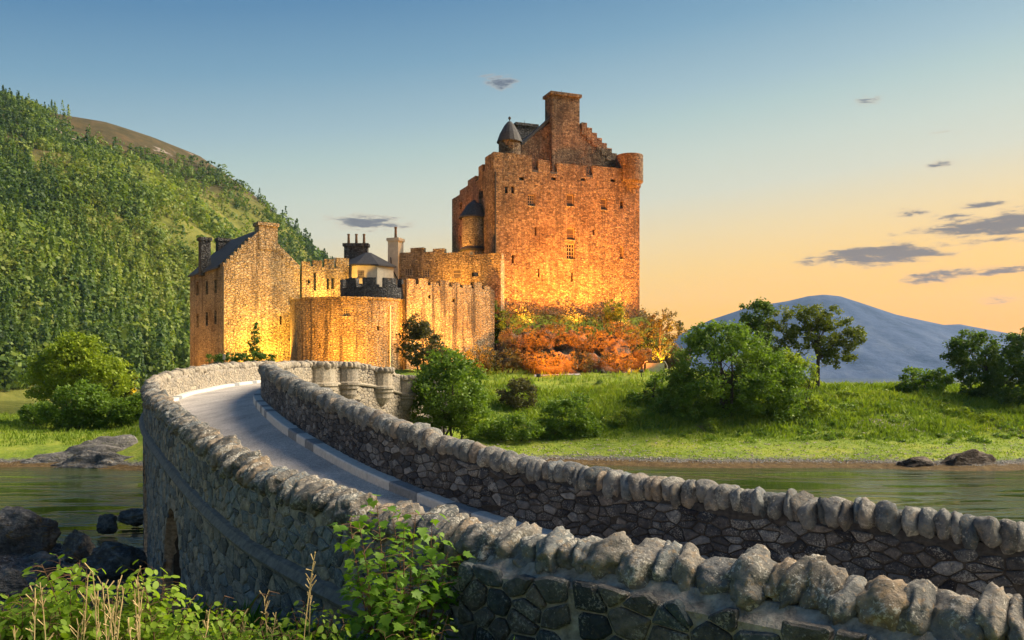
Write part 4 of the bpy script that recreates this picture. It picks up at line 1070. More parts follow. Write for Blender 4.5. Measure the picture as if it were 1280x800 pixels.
def rock(name, label, cx, cy, sx, sy, sz, mat, seed, zb=None, group=None, rough=.28, sub=5):
    bm = bmesh.new(); bmesh.ops.create_icosphere(bm, subdivisions=sub, radius=1); off = Vector((seed*5.3, seed*2.9, seed*8.1)); rd = random.Random(seed)
    cuts = [(Vector((rd.gauss(0, 1), rd.gauss(0, 1), abs(rd.gauss(0, .8)))).normalized(), rd.uniform(.55, .85)) for _ in range(8)]
    for v in bm.verts:
        c = v.co.copy()
        for nrm, dd in cuts:
            e_ = c.dot(nrm)-dd
            if e_ > 0: c -= nrm*e_*.8
        c *= 1+rough*mnoise.noise(c*1.4+off)+rough*.5*mnoise.noise(c*3.3+off)+rough*.28*mnoise.noise(c*8+off)+rough*.14*mnoise.noise(c*19+off)
        v.co = Vector((c.x*sx, c.y*sy, c.z*sz))
    me = bpy.data.meshes.new(name); bm.to_mesh(me); bm.free(); me.materials.append(mat)
    me.shade_smooth()
    o = link(bpy.data.objects.new(name, me), None, (cx, cy, (hz(cx, cy) if zb is None else zb))); tag(o, label, 'rock', group); o.rotation_euler = (0, 0, 0.1)
    return o
# right-hand bank
px_plant('bush', 'large dense rounded green bush on the right meadow bank', 'bush', 71, 915, [(905, 465, 68, 62), (870, 500, 42, 40), (955, 485, 48, 50), (900, 425, 38, 24), (985, 505, 26, 36), (840, 505, 22, 26)], M['leaf_green'], n_clump=640, per=42, leaf=.15, cl_r=.62, trunk=.16, stems=4, limbs=9)
px_plant('tree', 'dark olive tree with a rounded top behind the large bush', 'tree', 84, 946, [(945, 394, 20, 20), (948, 420, 18, 22), (955, 450, 20, 24)], M['leaf_dark'], n_clump=130, per=40, leaf=.16, cl_r=.55, trunk=.2)
px_plant('tree', 'spreading olive tree with bare leaning limbs beside the mountain', 'tree', 80, 1022, [(985, 405, 24, 22), (1012, 400, 26, 20), (1040, 398, 22, 18), (1062, 425, 20, 22), (1025, 430, 28, 20), (985, 440, 24, 24), (1050, 448, 22, 12)], M['leaf_olive'], n_clump=250, per=34, leaf=.15, cl_r=.50, trunk=.22, limbs=26, shell=.3)
px_plant('shrub', 'bright young shrub at the right foot of the large bush', 'shrub', 72, 1000, [(1003, 470, 18, 24), (985, 455, 16, 18)], M['leaf_bright'], n_clump=70, per=36, leaf=.13, cl_r=.45, trunk=.06, stems=2, limbs=4)
px_plant('tree', 'small round dark tree on the right bank left of the edge tree', 'tree', 78, 1232, [(1220, 440, 34, 28), (1225, 470, 30, 26), (1240, 500, 26, 20)], M['leaf_dark'], n_clump=210, per=42, leaf=.16, cl_r=.52, trunk=.17)
px_plant('tree', 'dark leafy tree cut by the right edge of the picture', 'tree', 75, 1292, [(1280, 450, 34, 32), (1275, 485, 36, 32), (1300, 440, 40, 38), (1270, 515, 24, 18)], M['leaf_dark'], n_clump=260, per=42, leaf=.16, cl_r=.52, trunk=.17)
px_plant('bush', 'low bush with a few bare twigs before the blue mountain', 'bush', 80, 1150, [(1148, 482, 32, 22), (1135, 492, 24, 16), (1168, 478, 18, 14), (1180, 470, 16, 8)], M['leaf_green'], n_clump=120, per=40, leaf=.15, cl_r=.48, trunk=.09, stems=3, limbs=10)
for px, py, rx, ry, d, lab in ((1072, 524, 16, 14, 71, 'pale green tussock shrub left of the stony patch on right bank'), (1195, 522, 26, 14, 72, 'low spreading shrub below the small round tree'), (1135, 522, 22, 12, 72, 'low green shrub above the stony patch on right bank'),
                               (1020, 520, 20, 22, 70.5, 'leafy shrub at the lower right of the large bush'), (890, 538, 11, 11, 68, 'tiny round shrub at the lower foot of the large bush'), (1100, 500, 30, 12, 77, 'grassy shrub on the crest of right bank'), (1060, 500, 20, 12, 75, 'leafy shrub on the bank right of the spreading olive tree'), (1235, 530, 20, 12, 70, 'low shrub below the edge tree near the right shore'), (1165, 512, 18, 12, 74, 'small shrub under the low bush with bare twigs'), (780, 525, 22, 14, 70, 'low shrub between the middle meadow bush and the large bush'), (1045, 535, 16, 10, 69, 'low shrub on the lower right bank below the spreading tree')):
    px_plant('shrub', lab, 'shrub', d, px, [(px, py, rx, ry)], M['leaf_bright'], n_clump=50, per=36, leaf=.12, cl_r=.36, trunk=.04, stems=2, limbs=3)
# meadow before the keep
px_plant('bush', 'bright green bush standing beside the end of the far parapet', 'bush', 56, 562, [(562, 490, 46, 46), (540, 515, 26, 26), (590, 510, 24, 30), (560, 458, 30, 20)], M['leaf_green'], n_clump=260, per=44, leaf=.13, cl_r=.5, trunk=.10, stems=3, limbs=8)
px_plant('bush', 'dull brownish bush against the curtain wall behind bright bush', 'bush', 78, 530, [(528, 432, 28, 26), (520, 410, 16, 14), (548, 448, 20, 14)], M['leaf_brown'], n_clump=130, per=40, leaf=.14, cl_r=.5, trunk=.1, stems=2, limbs=8)
px_plant('shrub', 'round dull brown shrub alone on the meadow before the keep', 'shrub', 74, 649, [(649, 492, 24, 18)], M['leaf_brown'], n_clump=70, per=36, leaf=.13, cl_r=.42, trunk=.07, stems=3, limbs=6)
px_plant('bush', 'dark green bush in the middle of the meadow', 'bush', 68, 708, [(710, 520, 32, 30), (690, 540, 30, 18), (735, 535, 22, 18)], M['leaf_green'], n_clump=170, per=42, leaf=.14, cl_r=.5, trunk=.09, stems=3, limbs=6)
px_plant('bush', 'low dark bush left of the middle meadow bush', 'bush', 66, 640, [(640, 535, 36, 16), (612, 545, 26, 16)], M['leaf_green'], n_clump=110, per=42, leaf=.13, cl_r=.45, trunk=.06, stems=2, limbs=4)
px_plant('shrub', 'tiny dark shrub alone on the lawn below the keep', 'shrub', 84, 749, [(749, 483, 9, 7)], M['leaf_dark'], n_clump=22, per=30, leaf=.1, cl_r=.26, trunk=.04, limbs=2)
px_plant('bush', 'loose bush left of the large bush on the meadow slope', 'bush', 75, 815, [(815, 500, 34, 22), (795, 515, 24, 14), (835, 480, 24, 20)], M['leaf_green'], n_clump=130, per=40, leaf=.14, cl_r=.5, trunk=.07, stems=3, limbs=5)
# shrubs on the rock mound
spots = [(622, 400, 15, 24, 96.5, 'leaf_dark', 'dark ivy like shrub climbing the left corner of the keep'), (652, 424, 26, 20, 95.5, 'leaf_gorse', 'floodlit shrub leftmost in the upper row on the keep mound'),
         (694, 420, 26, 18, 96, 'leaf_gorse', 'floodlit shrub second from left in the upper row on the keep mound'), (735, 424, 28, 18, 96.5, 'leaf_gorse', 'floodlit shrub third from left in the upper row on the keep mound'),
         (782, 420, 24, 20, 98, 'leaf_gorse', 'floodlit shrub rightmost in the upper row on the keep mound'), (767, 388, 13, 14, 100, 'leaf_dark', 'dark shrub against the right part of the keep wall'),
         (598, 447, 22, 15, 90.5, 'leaf_gorse', 'floodlit shrub leftmost in the lower row on the keep mound'), (634, 450, 26, 14, 92.2, 'leaf_gorse', 'floodlit shrub second from left in the lower row on the keep mound'),
         (676, 451, 28, 13, 92.6, 'leaf_gorse', 'floodlit shrub third from left in the lower row on the keep mound'), (720, 452, 28, 13, 93, 'leaf_gorse', 'floodlit shrub fourth from left in the lower row on the keep mound'),
         (766, 452, 28, 13, 94.4, 'leaf_gorse', 'floodlit shrub fifth from left in the lower row on the keep mound'), (806, 446, 22, 14, 97, 'leaf_gorse', 'floodlit shrub rightmost in the lower row on the keep mound'), (845, 446, 18, 14, 99, 'leaf_gorse', 'bright floodlit shrub at the far right foot of the mound')]
for px, py, rx, ry, d, mt, lab in spots:
    px_plant('mound_shrub', lab, 'shrub', d, px, [(px, py, rx, ry), (px-rx*.5, py+ry*.5, rx*.6, ry*.5), (px+rx*.4, py+ry*.4, rx*.6, ry*.6)], M[mt], n_clump=72, per=30, leaf=.12, cl_r=.40, trunk=.06, stems=4, limbs=16, group='shrubs on the rock mound', shell=.4)
for px, py0, py1, w, d, sd, lab in ((640, 404, 440, 46, 96.0, 51, 'lit rock outcrop at the left of the keep mound'), (678, 402, 436, 50, 96.6, 52, 'lit rock outcrop left of centre on the keep mound'), (716, 404, 440, 52, 97.0, 53, 'lit rock outcrop at the centre of the keep mound'),
                                    (756, 406, 440, 50, 97.6, 54, 'lit rock outcrop right of centre on the keep mound'), (795, 424, 456, 50, 98.0, 55, 'lit rock outcrop at the right end of the keep mound'), (690, 430, 462, 60, 93.6, 56, 'low lit rock at the front left foot of the keep mound'), (748, 432, 462, 60, 94.6, 57, 'low lit rock at the front right foot of the keep mound')):
    k = d/F; zt_ = EYE-(py0-HY)*k; zb_2 = EYE-(py1-HY)*k; xx_ = (px-640)*k
    rock('rock_outcrop', lab, xx_, d, w*k*.62, w*k*.34, (zt_-zb_2)*.8, M['mound_rock'], sd, zb=zb_2-.35, group='rock outcrops on the keep mound', rough=.55)
def mound_cover():
    rng = np.random.default_rng(8); n = 60000; X = rng.uniform(-12, 24, n); Y = rng.uniform(89, 112, n); Z = height(X, Y)
    a = (X-KEEP_A[0])*KU[0]+(Y-KEEP_A[1])*KU[1]; b = (X-KEEP_A[0])*KV[0]+(Y-KEEP_A[1])*KV[1]
    ok = (Z > 7.0) & ((a < -.3) | (b < -.2) | (a > KW+.2)) & ~((a < -1) & (b > 2)); X, Y, Z = X[ok], Y[ok], Z[ok]
    lump = .5+.5*np.sin(X*1.9+np.sin(Y*1.3)*1.5)*np.sin(Y*2.1+np.cos(X*1.1)); hh = rng.uniform(0, 1, len(X))**1.2*(.2+1.5*lump)
    C_ = np.stack([X, Y, Z+hh], -1)
    tag(npmesh('mound_ivy', leaf_quads(C_, .12*rng.uniform(.5, 1.4, len(X)), rng), 4, M['leaf_gorse']), 'dense ivy and bracken covering the rock mound under the keep', 'ivy', kind='stuff')
mound_cover()
px_plant('tree', 'small thin reddish tree right of the keep foot', 'tree', 103, 825, [(830, 400, 18, 14), (812, 410, 14, 12), (845, 412, 14, 12), (828, 420, 22, 14)], M['leaf_brown'], n_clump=70, per=26, leaf=.16, cl_r=.5, trunk=.14, limbs=20, shell=.3)
px_plant('conifer', 'thin dark young conifer before the yellow lit gable', 'tree', 74, 318, [(318, 438, 11, 8), (318, 428, 8, 8), (319, 416, 5, 8), (320, 407, 3, 6)], M['leaf_dark'], n_clump=46, per=22, leaf=.1, cl_r=.26, trunk=.05, limbs=10, shell=.2)
px_plant('hedge', 'low clipped dark hedge above the left parapet at the bend', 'hedge', 66, 296, [(270, 447, 14, 5), (292, 446, 18, 5), (315, 446, 18, 6), (335, 448, 10, 5)], M['leaf_dark'], n_clump=110, per=30, leaf=.08, cl_r=.2, trunk=.03, stems=3, limbs=3)
# left shore
px_plant('tree', 'bright yellow green tree on the far left shore', 'tree', 76, 100, [(85, 455, 42, 34), (115, 465, 40, 30), (60, 470, 28, 30), (95, 432, 30, 16), (140, 475, 26, 24)], M['leaf_bright'], n_clump=300, per=42, leaf=.17, cl_r=.62, trunk=.2, limbs=16)
px_plant('bush', 'dense dark green bush under the bright left shore tree', 'bush', 70, 105, [(105, 505, 34, 30), (80, 515, 30, 22), (130, 515, 26, 22)], M['leaf_green'], n_clump=220, per=42, leaf=.14, cl_r=.5, trunk=.08, stems=3, limbs=5)
px_plant('bush', 'low green bush beside the outer curve of the left parapet', 'bush', 70, 158, [(160, 515, 26, 18), (178, 508, 18, 16)], M['leaf_green'], n_clump=110, per=40, leaf=.13, cl_r=.45, trunk=.06, stems=2, limbs=4)
px_plant('bush', 'low green bush left of the dense left shore bush', 'bush', 72, 45, [(48, 518, 24, 12)], M['leaf_green'], n_clump=60, per=40, leaf=.13, cl_r=.4, trunk=.05, stems=2, limbs=4)
px_plant('bush', 'pale olive bush right of the bright left shore tree', 'bush', 90, 145, [(150, 478, 18, 22)], M['leaf_olive'], n_clump=70, per=40, leaf=.17, cl_r=.5, trunk=.08, stems=2, limbs=4)

def bank_scrub():
    rng = np.random.default_rng(17); n = 520
    X = rng.uniform(2, 60, n); u_ = 7.5+rng.beta(1.6, 1.6, n)*13; Y = shore_y(X)+u_; r = rng.uniform(.25, .75, n)*(.7+.5*np.sin(X*.5)*np.sin(Y*.6+X*.1)).clip(.35, 1.2)
    ok = ~((X < 20) & (u_ > 18)); X, Y, r = X[ok], Y[ok], r[ok]; n = len(X); K = 95
    k = rng.normal(size=(n, K, 3)); k /= np.linalg.norm(k, axis=2)[..., None]; k *= (rng.uniform(0, 1, (n, K))**.45)[..., None]*r[:, None, None]; k[..., 2] = np.abs(k[..., 2])*.85
    C_ = (np.stack([X, Y, height(X, Y)], -1)[:, None, :]+k).reshape(-1, 3)
    tag(npmesh('bank_scrub', leaf_quads(C_, .085*rng.uniform(.5, 1.4, len(C_)), rng), 4, M['leaf_green']), 'low tangled scrub and weeds covering the right meadow bank', 'scrub', kind='stuff')
bank_scrub()

# the wooded hillside: one mass
def wood():
    rng = np.random.default_rng(3); Qs = []; As = []
    def batch(n, px0, px1, ta, tb, K, hc, hb, leaf):
        px = rng.uniform(px0, px1, n); t = rng.uniform(ta, tb, n)
        rc = np.interp(px, [-700, 0, 250, 400, 470], [420, 520, 640, 640, 560]); r0 = np.interp(px, [-700, 0, 250, 400, 470], [150, 210, 260, 330, 380])
        r = r0+6+(rc-r0-2)*t; x, y, z = hill_pt(px, r)
        cover = np.sin(x*.021+y*.012+1)+np.sin(x*.013-y*.03)+.8*np.sin(x*.05+y*.045)+rng.normal(0, .45, n)
        bald = ss(.68, .86, t)*ss(40, 95, px)*ss(320, 250, px)
        ok = (cover > -.85) & (rng.uniform(0, 1, n) > bald*1.02)
        ok &= ~((px > 190) & (px < 330) & (t > .46) & (t < .72) & (rng.uniform(0, 1, n) < .72))
        ok &= ~((px > 40) & (px < 90) & (t > .5) & (t < .62) & (rng.uniform(0, 1, n) < .8))
        x, y, z, t, px, r = (q[ok] for q in (x, y, z, t, px, r)); n = len(x)
        con = rng.uniform(0, 1, n) < np.where(np.sin(x*.03+y*.02) > .3, .45, .10)
        hgt = np.where(con, rng.uniform(*hc, n), rng.uniform(*hb, n))*(1-.3*ss(.5, 1, t))*(.95+.35*np.sin(x*.041+1.7)*np.sin(y*.047)+rng.normal(0, .16, n)).clip(.4, 1.6)
        wid = np.where(con, hgt*rng.uniform(.18, .26, n), hgt*rng.uniform(.34, .62, n))
        u = rng.uniform(0, 1, (n, K)); an = rng.uniform(0, 2*PI, (n, K)); cn = con[:, None]
        rr_ = np.where(cn, (1-u)*.95+.05, np.sin(PI*np.clip(u*.93+.05, 0, 1)))*wid[:, None]*rng.uniform(.6, 1.12, (n, K))
        zz = np.where(cn, .05+.95*u, .56-.44*np.cos(PI*u))*hgt[:, None]
        Cc = np.stack([x[:, None]+np.cos(an)*rr_, y[:, None]+np.sin(an)*rr_, z[:, None]-.6+zz], -1)
        out = np.stack([np.cos(an), np.sin(an), np.where(cn, .6, (zz/hgt[:, None]-.45)*2.2)], -1)+rng.normal(0, .4, (n, K, 3)); out /= np.linalg.norm(out, axis=2)[..., None]
        tan = np.cross(out, rng.normal(size=(n, K, 3))); tan /= np.linalg.norm(tan, axis=2)[..., None]; bi = np.cross(out, tan)
        s_ = (leaf*(.45+.2*wid))[:, None, None]*rng.uniform(.5, 1.35, (n, K, 1))
        Qs.append(np.stack([Cc-tan*s_, Cc+bi*s_*.7, Cc+tan*s_, Cc-bi*s_*.7], 2).reshape(-1, 3))
        hue = np.clip(.48+.34*np.sin(x*.018+y*.011)+.16*np.sin(x*.05-y*.03)+.1*np.sin(x*.11+y*.09)+rng.normal(0, .2, n)+np.where(con, -.18, .10)-.28*ss(.35, .8, t), 0, 1)
        As.append(np.repeat(hue, K*4))
    batch(4200, -200, 420, 0, .34, 130, (8, 17), (5, 11), .50)
    batch(9500, -220, 435, .30, 1.0, 52, (6, 13), (3.5, 9), .66)
    o = npmesh('hillside_wood', np.concatenate(Qs), 4, M['leaf_hill'], attr=np.concatenate(As))
    tag(o, 'mixed green conifer and broadleaf wood covering the left hillside', 'wood', kind='stuff')
wood()

# grass on the meadow and banks
def blades(name, label, X, Y, hgt, wid, mat, rng, per=5, spread=.12, zoff=-.02):
    n = len(X); X = np.repeat(X, per)+rng.normal(0, spread, n*per); Y = np.repeat(Y, per)+rng.normal(0, spread, n*per); hgt = np.repeat(hgt, per)*rng.uniform(.6, 1.2, n*per); wid = np.repeat(wid, per)
    Z = height(X, Y)+zoff; a = rng.uniform(0, 2*PI, n*per); ln = rng.uniform(.1, .7, n*per)*hgt; b = rng.uniform(0, 2*PI, n*per)
    base = np.stack([X, Y, Z], -1); w = np.stack([np.cos(a)*wid, np.sin(a)*wid, 0*a], -1)
    midp = base+np.stack([np.cos(b)*ln*.35, np.sin(b)*ln*.35, hgt*.6], -1); tip = base+np.stack([np.cos(b)*ln, np.sin(b)*ln, hgt], -1)
    Q = np.stack([base-w, base+w, midp+w*.7, tip], 1); Q2 = np.stack([base-w, midp+w*.7, tip, midp-w*.7], 1)
    Q = np.stack([base-w, base+w, tip+w*.1, midp-w*.6], 1)
    return tag(npmesh(name, Q.reshape(-1, 3), 4, mat), label, 'grass', kind='stuff')
rng = np.random.default_rng(11)
n = 30000; X = rng.uniform(-6, 62, n); Y = 58.5+rng.uniform(0, 1, n)**1.25*34
u_ = Y-shore_y(X); ok = (u_ > 2.0) & (rng.uniform(0, 1, n) < .35+.65*ss(6, 11, u_)) & ~((X < 22) & (Y > 82) & (rng.uniform(0, 1, n) < .85)); X, Y, u_ = X[ok], Y[ok], u_[ok]
patch = .5+.5*np.sin(X*.7+np.sin(Y*.6))*np.sin(Y*.9+X*.2)
blades('meadow_grass', 'tufted green grass of the meadow bank below the keep', X, Y, (.10+.42*ss(7, 12, u_)*(.35+patch*.8))*rng.uniform(.7, 1.3, len(X)), np.full(len(X), .03)+.02*patch, M['blade'], rng, 5, .16)
n = 6000; X = rng.uniform(-56, -22, n); Y = rng.uniform(62, 86, n); ok = height(X, Y) > 1.0; X, Y = X[ok], Y[ok]
blades('shore_grass', 'short green grass on the left shore under the trees', X, Y, rng.uniform(.12, .4, len(X)), np.full(len(X), .035), M['blade'], rng, 4, .16)

# ------------------------------------------------------------------ rocks and stones
def px_rock(px, py_top, py_bot, wpx, d, mat, seed, label, deep=.8, group=None, rough=.28):
    k = d/F; sx = wpx*k/2; zt = EYE-(py_top-HY)*k; zb = EYE-(py_bot-HY)*k; x = (px-640)*k
    return rock('shore_rock', label, x, d, sx, sx*deep, max(.12, (zt-zb)*.98), mat, seed, zb=zb, group=group, rough=rough)
r_ = px_rock(24, 634, 676, 96, 29, M['rock'], 1, 'big black wet rock on the shore at the left picture edge', .6); r_.rotation_euler = (0, 0, .2)
px_rock(148, 672, 704, 76, 24.5, M['rock'], 2, 'smooth dark slanting rock next to the bridge arch', .5).rotation_euler = (0, .15, .2)
px_rock(134, 642, 655, 24, 33, M['rock'], 3, 'small black boulder standing in the shallow water', .7)
px_rock(167, 634, 645, 40, 35, M['rock'], 4, 'flat brown rock in the water near the bridge', .7)
px_rock(62, 692, 712, 44, 22.5, M['rock'], 5, 'low dark rock in front of the big black rock', .6)
px_rock(100, 660, 682, 44, 27, M['rock'], 11, 'mossy dark rock between the big black rock and slanting rock', .6)
px_rock(10, 710, 730, 50, 19, M['rock'], 12, 'low wet rock at the bottom of the left shore', .6)
px_rock(118, 546, 586, 190, 60, M['rock_pale'], 6, 'long pale grey rock ledge on the far left shore', .35)
px_rock(135, 563, 588, 150, 58.2, M['rock'], 7, 'dark weedy rock shelf below the pale rock ledge', .3)
px_rock(10, 538, 560, 80, 66, M['rock_pale'], 8, 'pale grey rock at the far left shore edge', .4)
px_rock(60, 572, 586, 90, 59, M['rock'], 13, 'low dark weedy rock at the water edge on the far left shore', .3)
k_ = px_rock(1206, 558, 586, 96, 57.6, M['kelp'], 9, 'dark brown heap of seaweed on the right shore', .45, rough=.2)
px_rock(1146, 569, 586, 62, 57.6, M['kelp'], 10, 'low dark brown heap left of the seaweed heap on right shore', .5, rough=.2)
rdk = random.Random(77)
for k in range(44):
    y = rdk.uniform(19, 36); x = -(9.3+(y-17)*.42)-rdk.uniform(0, 10); w = rdk.uniform(.2, .85)
    rock('beach_rock', 'low dark weedy rock lying on the near left beach', x, y, w, w*rdk.uniform(.5, .9), w*rdk.uniform(.22, .45), M['rock'] if k % 4 else M['rock_pale'], 100+k, group='low rocks on the near left beach', sub=3)
# pebbles: countless
def pebbles(name, label, X, Y, size, mat, rng, lift=.2):
    n = len(X); Z = height(X, Y)
    base = np.array([(1, 0, 0), (0, 1, 0), (-1, 0, 0), (0, -1, 0), (0, 0, 1), (.7, .7, .45), (-.7, .7, .45), (-.7, -.7, .45), (.7, -.7, .45)], dtype=float)
    tri = np.array([(0, 5, 4), (5, 1, 4), (1, 6, 4), (6, 2, 4), (2, 7, 4), (7, 3, 4), (3, 8, 4), (8, 0, 4)])
    s = size[:, None, None]*np.stack([rng.uniform(.7, 1.5, n), rng.uniform(.7, 1.3, n), rng.uniform(.4, .9, n)], -1)[:, None, :]
    V = base[None]*s*rng.uniform(.8, 1.2, (n, 9, 1)); a = rng.uniform(0, 6.28, n)
    x = V[..., 0]*np.cos(a)[:, None]-V[..., 1]*np.sin(a)[:, None]; y = V[..., 0]*np.sin(a)[:, None]+V[..., 1]*np.cos(a)[:, None]
    V = np.stack([x+X[:, None], y+Y[:, None], V[..., 2]+Z[:, None]-size[:, None]*lift], -1)
    return tag(npmesh(name, V[:, tri.ravel()].reshape(-1, 3), 3, mat), label, 'pebbles', kind='stuff')
rng = np.random.default_rng(21)
n = 1500; X = rng.uniform(-4, 60, n); Y = shore_y(X)+rng.uniform(1.3, 2.3, n)+rng.exponential(1.2, n)*(rng.uniform(0, 1, n) < .35)
pebbles('shore_pebbles', 'grey and white pebbles strewn along the right shore', X, Y, rng.uniform(.03, .11, n), M['stone_grey'], rng)
n = 1300; X = rng.uniform(-2, 60, n); Y = shore_y(X)+2.2+rng.beta(1.4, 2.2, n)*7.5
pebbles('marsh_pebbles', 'small pale stones scattered through the low marsh grass', X, Y, rng.uniform(.03, .10, n), M['stone_warm'], rng, .0)
n = 260; X = np.concatenate([P(1110, 0, 68).x+rng.normal(0, 1.6, n), P(1262, 0, 69).x+rng.normal(0, 1.1, 120)]); Y = np.concatenate([68+rng.normal(0, .9, n), 69+rng.normal(0, .7, 120)])
pebbles('stone_scatter', 'pale stones spilling from the grassy right bank', X, Y, rng.uniform(.06, .2, n+120), M['stone_warm'], rng)
n = 5000; X = rng.uniform(-24, -5, n); Y = rng.uniform(17, 36, n); ok = X < -7.5-(Y-17)*.42
pebbles('beach_stones', 'dark wet stones and pebbles of the near left beach', X[ok], Y[ok], rng.uniform(.03, .16, ok.sum()), M['stone_dark'], rng)

# ------------------------------------------------------------------ small things on the lawn
pa = MB(); pts = [(P(668, 0, 91).x, 90.6), (P(690, 0, 91).x, 91.0), (P(725, 0, 92).x, 91.8)]
for i, (x, y) in enumerate(pts):
    for o in (-.5, .5): pa.v.append((x, y+o*1.0, hz(x, y+o)+.05))
pa.f = [(0, 2, 3, 1), (2, 4, 5, 3)]
tag(pa.build('path', M['kerb_light']), kind='structure')
bx_ = P(818, 0, 96).x; bz = hz(bx_, 95.5)
hb = empty('hooped_barrier', (bx_, 95.5, bz), 'small pale lit panel with hooped ends at the lawn edge', 'barrier')
MB().add([], []).prism([(bx_-1.0, 95.45), (bx_+1.0, 95.45), (bx_+1.0, 95.53), (bx_-1.0, 95.53)], bz+.15, bz+1.15).build('panel', M['harl'], hb)
for s in (-1, 1):
    MB().tube([(bx_+s*1.05, 95.5, bz-.1), (bx_+s*1.3, 95.5, bz+.4), (bx_+s*1.3, 95.5, bz+.9), (bx_+s*1.05, 95.5, bz+1.3), (bx_+s*.8, 95.5, bz+1.35)], [.05]*5, 6).build('hoop', M['harl'], hb)
sx = P(280, 0, 64).x; sz = P(0, 452, 64).z
sg = empty('small_sign', (sx, 64, hz(sx, 64)), 'tiny white notice sign on a post beside the clipped hedge', 'sign')
MB().prism([(sx-.09, 63.97), (sx+.09, 63.97), (sx+.09, 64), (sx-.09, 64)], sz+.15, sz+.55).build('board', M['harl'], sg)
MB().tube([(sx, 64.03, hz(sx, 64)), (sx, 64.03, sz+.5)], [.03, .03], 5).build('post', M['iron'], sg)

# ------------------------------------------------------------------ foreground plants
def leaf_mesh(name, kind, mat):
    if kind == 'lobed':      # maple-like: three main lobes and two small
        out = [(0, 0), (.18, -.08), (.42, .02), (.34, .16), (.60, .40), (.34, .42), (.30, .58), (.14, .62), (0, 1.0)]
    else: out = [(0, 0), (.16, .10), (.30, .32), (.34, .55), (.26, .80), (.12, .95), (0, 1.0)]
    V = []; Fc = []
    n = len(out)
    for x, y in out: V.append((0, y, .0-.10*y*y))
    for s in (1, -1):
        b = len(V)
        for x, y in out: V.append((s*x, y, .12*abs(x)-.14*y*y+.02*math.sin(y*9)))
        for k in range(n-1):
            q = (k, b+k, b+k+1, k+1) if s > 0 else (k+1, b+k+1, b+k, k)
            Fc.append(q)
    me = mesh(name, V, Fc, True); me.materials.append(mat); return me
LEAF = {'lobed': leaf_mesh('lobed_leaf', 'lobed', M['leaf_sapling']), 'oval': leaf_mesh('oval_leaf', 'oval', M['leaf_fore'])}
def leaf_matrix(p, yaw, pitch, roll, s): return Matrix.Translation(p) @ Matrix.Rotation(yaw, 4, 'Z') @ Matrix.Rotation(pitch, 4, 'X') @ Matrix.Rotation(roll, 4, 'Y') @ Matrix.Scale(s, 4)
def put_leaves(lst, parent, kind, nmax=300):
    lst.sort(key=lambda q: -q[0]); me = LEAF[kind]; mb = MB()
    co = [v.co.copy() for v in me.vertices]; fs = [tuple(p.vertices) for p in me.polygons]
    for k, (vis, m) in enumerate(lst):
        if k < nmax:
            o = bpy.data.objects.new('leaf', me); COL.objects.link(o); o.parent = parent; o.matrix_parent_inverse = Matrix.Translation(-WORLD[parent.name]); o.matrix_basis = m
        else: mb.add([m @ c for c in co], fs)
    if mb.v: o = mb.build('leaves', me.materials[0], parent, True); o['kind'] = 'stuff'
def leafy(name, label, cat, base, stems, kind, size, n_max, mat_stem, rd, density=16, rad=.012, droop=.25):
    """stems: list of (tip point, bend) in world space from base"""
    root = empty(name, tuple(base), label, cat); lst = []; mb = MB(); b = Vector(base)
    for tip, bend in stems:
        tip = Vector(tip); st_ = b+Vector((rd.uniform(-.12, .12), rd.uniform(-.12, .12), 0)); mid_ = st_.lerp(tip, .55)+Vector(bend)
        pts = [(st_*(1-t)*(1-t)+mid_*2*t*(1-t)+tip*t*t) for t in [k/8 for k in range(9)]]
        mb.tube(pts, [rad*(1-.8*k/8) for k in range(9)], 5)
        ln = (tip-st_).length; m_ = max(4, int(density*ln))
        for k in range(m_):
            t = .30+.70*(k+rd.random())/m_; i = min(int(t*8), 7); p = pts[i].lerp(pts[i+1], t*8-i)
            yaw = rd.uniform(0, 2*PI); s = size*rd.uniform(.55, 1.25)*(1.1-.35*t)
            tw = Vector((-math.sin(yaw), math.cos(yaw), rd.uniform(-.1, .5)))*s*rd.uniform(.4, 2.0)
            if tw.length > size*.8: mb.tube([p, p+tw*.6+Vector((0, 0, .01)), p+tw], [rad*.25, rad*.2, rad*.12], 3)
            q = p+tw; yy = q.y
            lst.append((s*s/(yy*yy)*(1 if 640+F*q.x/yy > -10 and HY-(q.z-EYE)/yy*F < 805 else .01), leaf_matrix(q, yaw, rd.uniform(-.7, .35)-droop, rd.gauss(0, .35), s)))
    mb.build('stem', mat_stem, root)
    put_leaves(lst, root, kind, n_max); return root
rd = random.Random(12)
bs = P(510, 800, 8.3); bs = (bs.x, 8.0, hz(bs.x, 8.0)-.05)
tips = [(470, 622, 8.1), (450, 660, 7.9), (437, 650, 8.2), (520, 640, 8.2), (545, 668, 8.2), (560, 690, 8.0), (505, 660, 7.8), (480, 690, 7.6), (460, 720, 7.6), (530, 705, 7.7), (555, 725, 7.8), (500, 735, 7.5), (445, 700, 7.8), (575, 700, 8.1), (490, 645, 8.3), (475, 755, 7.5), (525, 750, 7.5), (455, 740, 7.7), (540, 655, 8.2), (495, 715, 7.6)]
leafy('sapling', 'young green sycamore sapling growing against the near parapet', 'plant', bs, [(P(*t), (rd.uniform(-.1, .1), -.05, rd.uniform(0, .12))) for t in tips], 'lobed', .125, 300, M['bark_red'], rd, 26, .014)
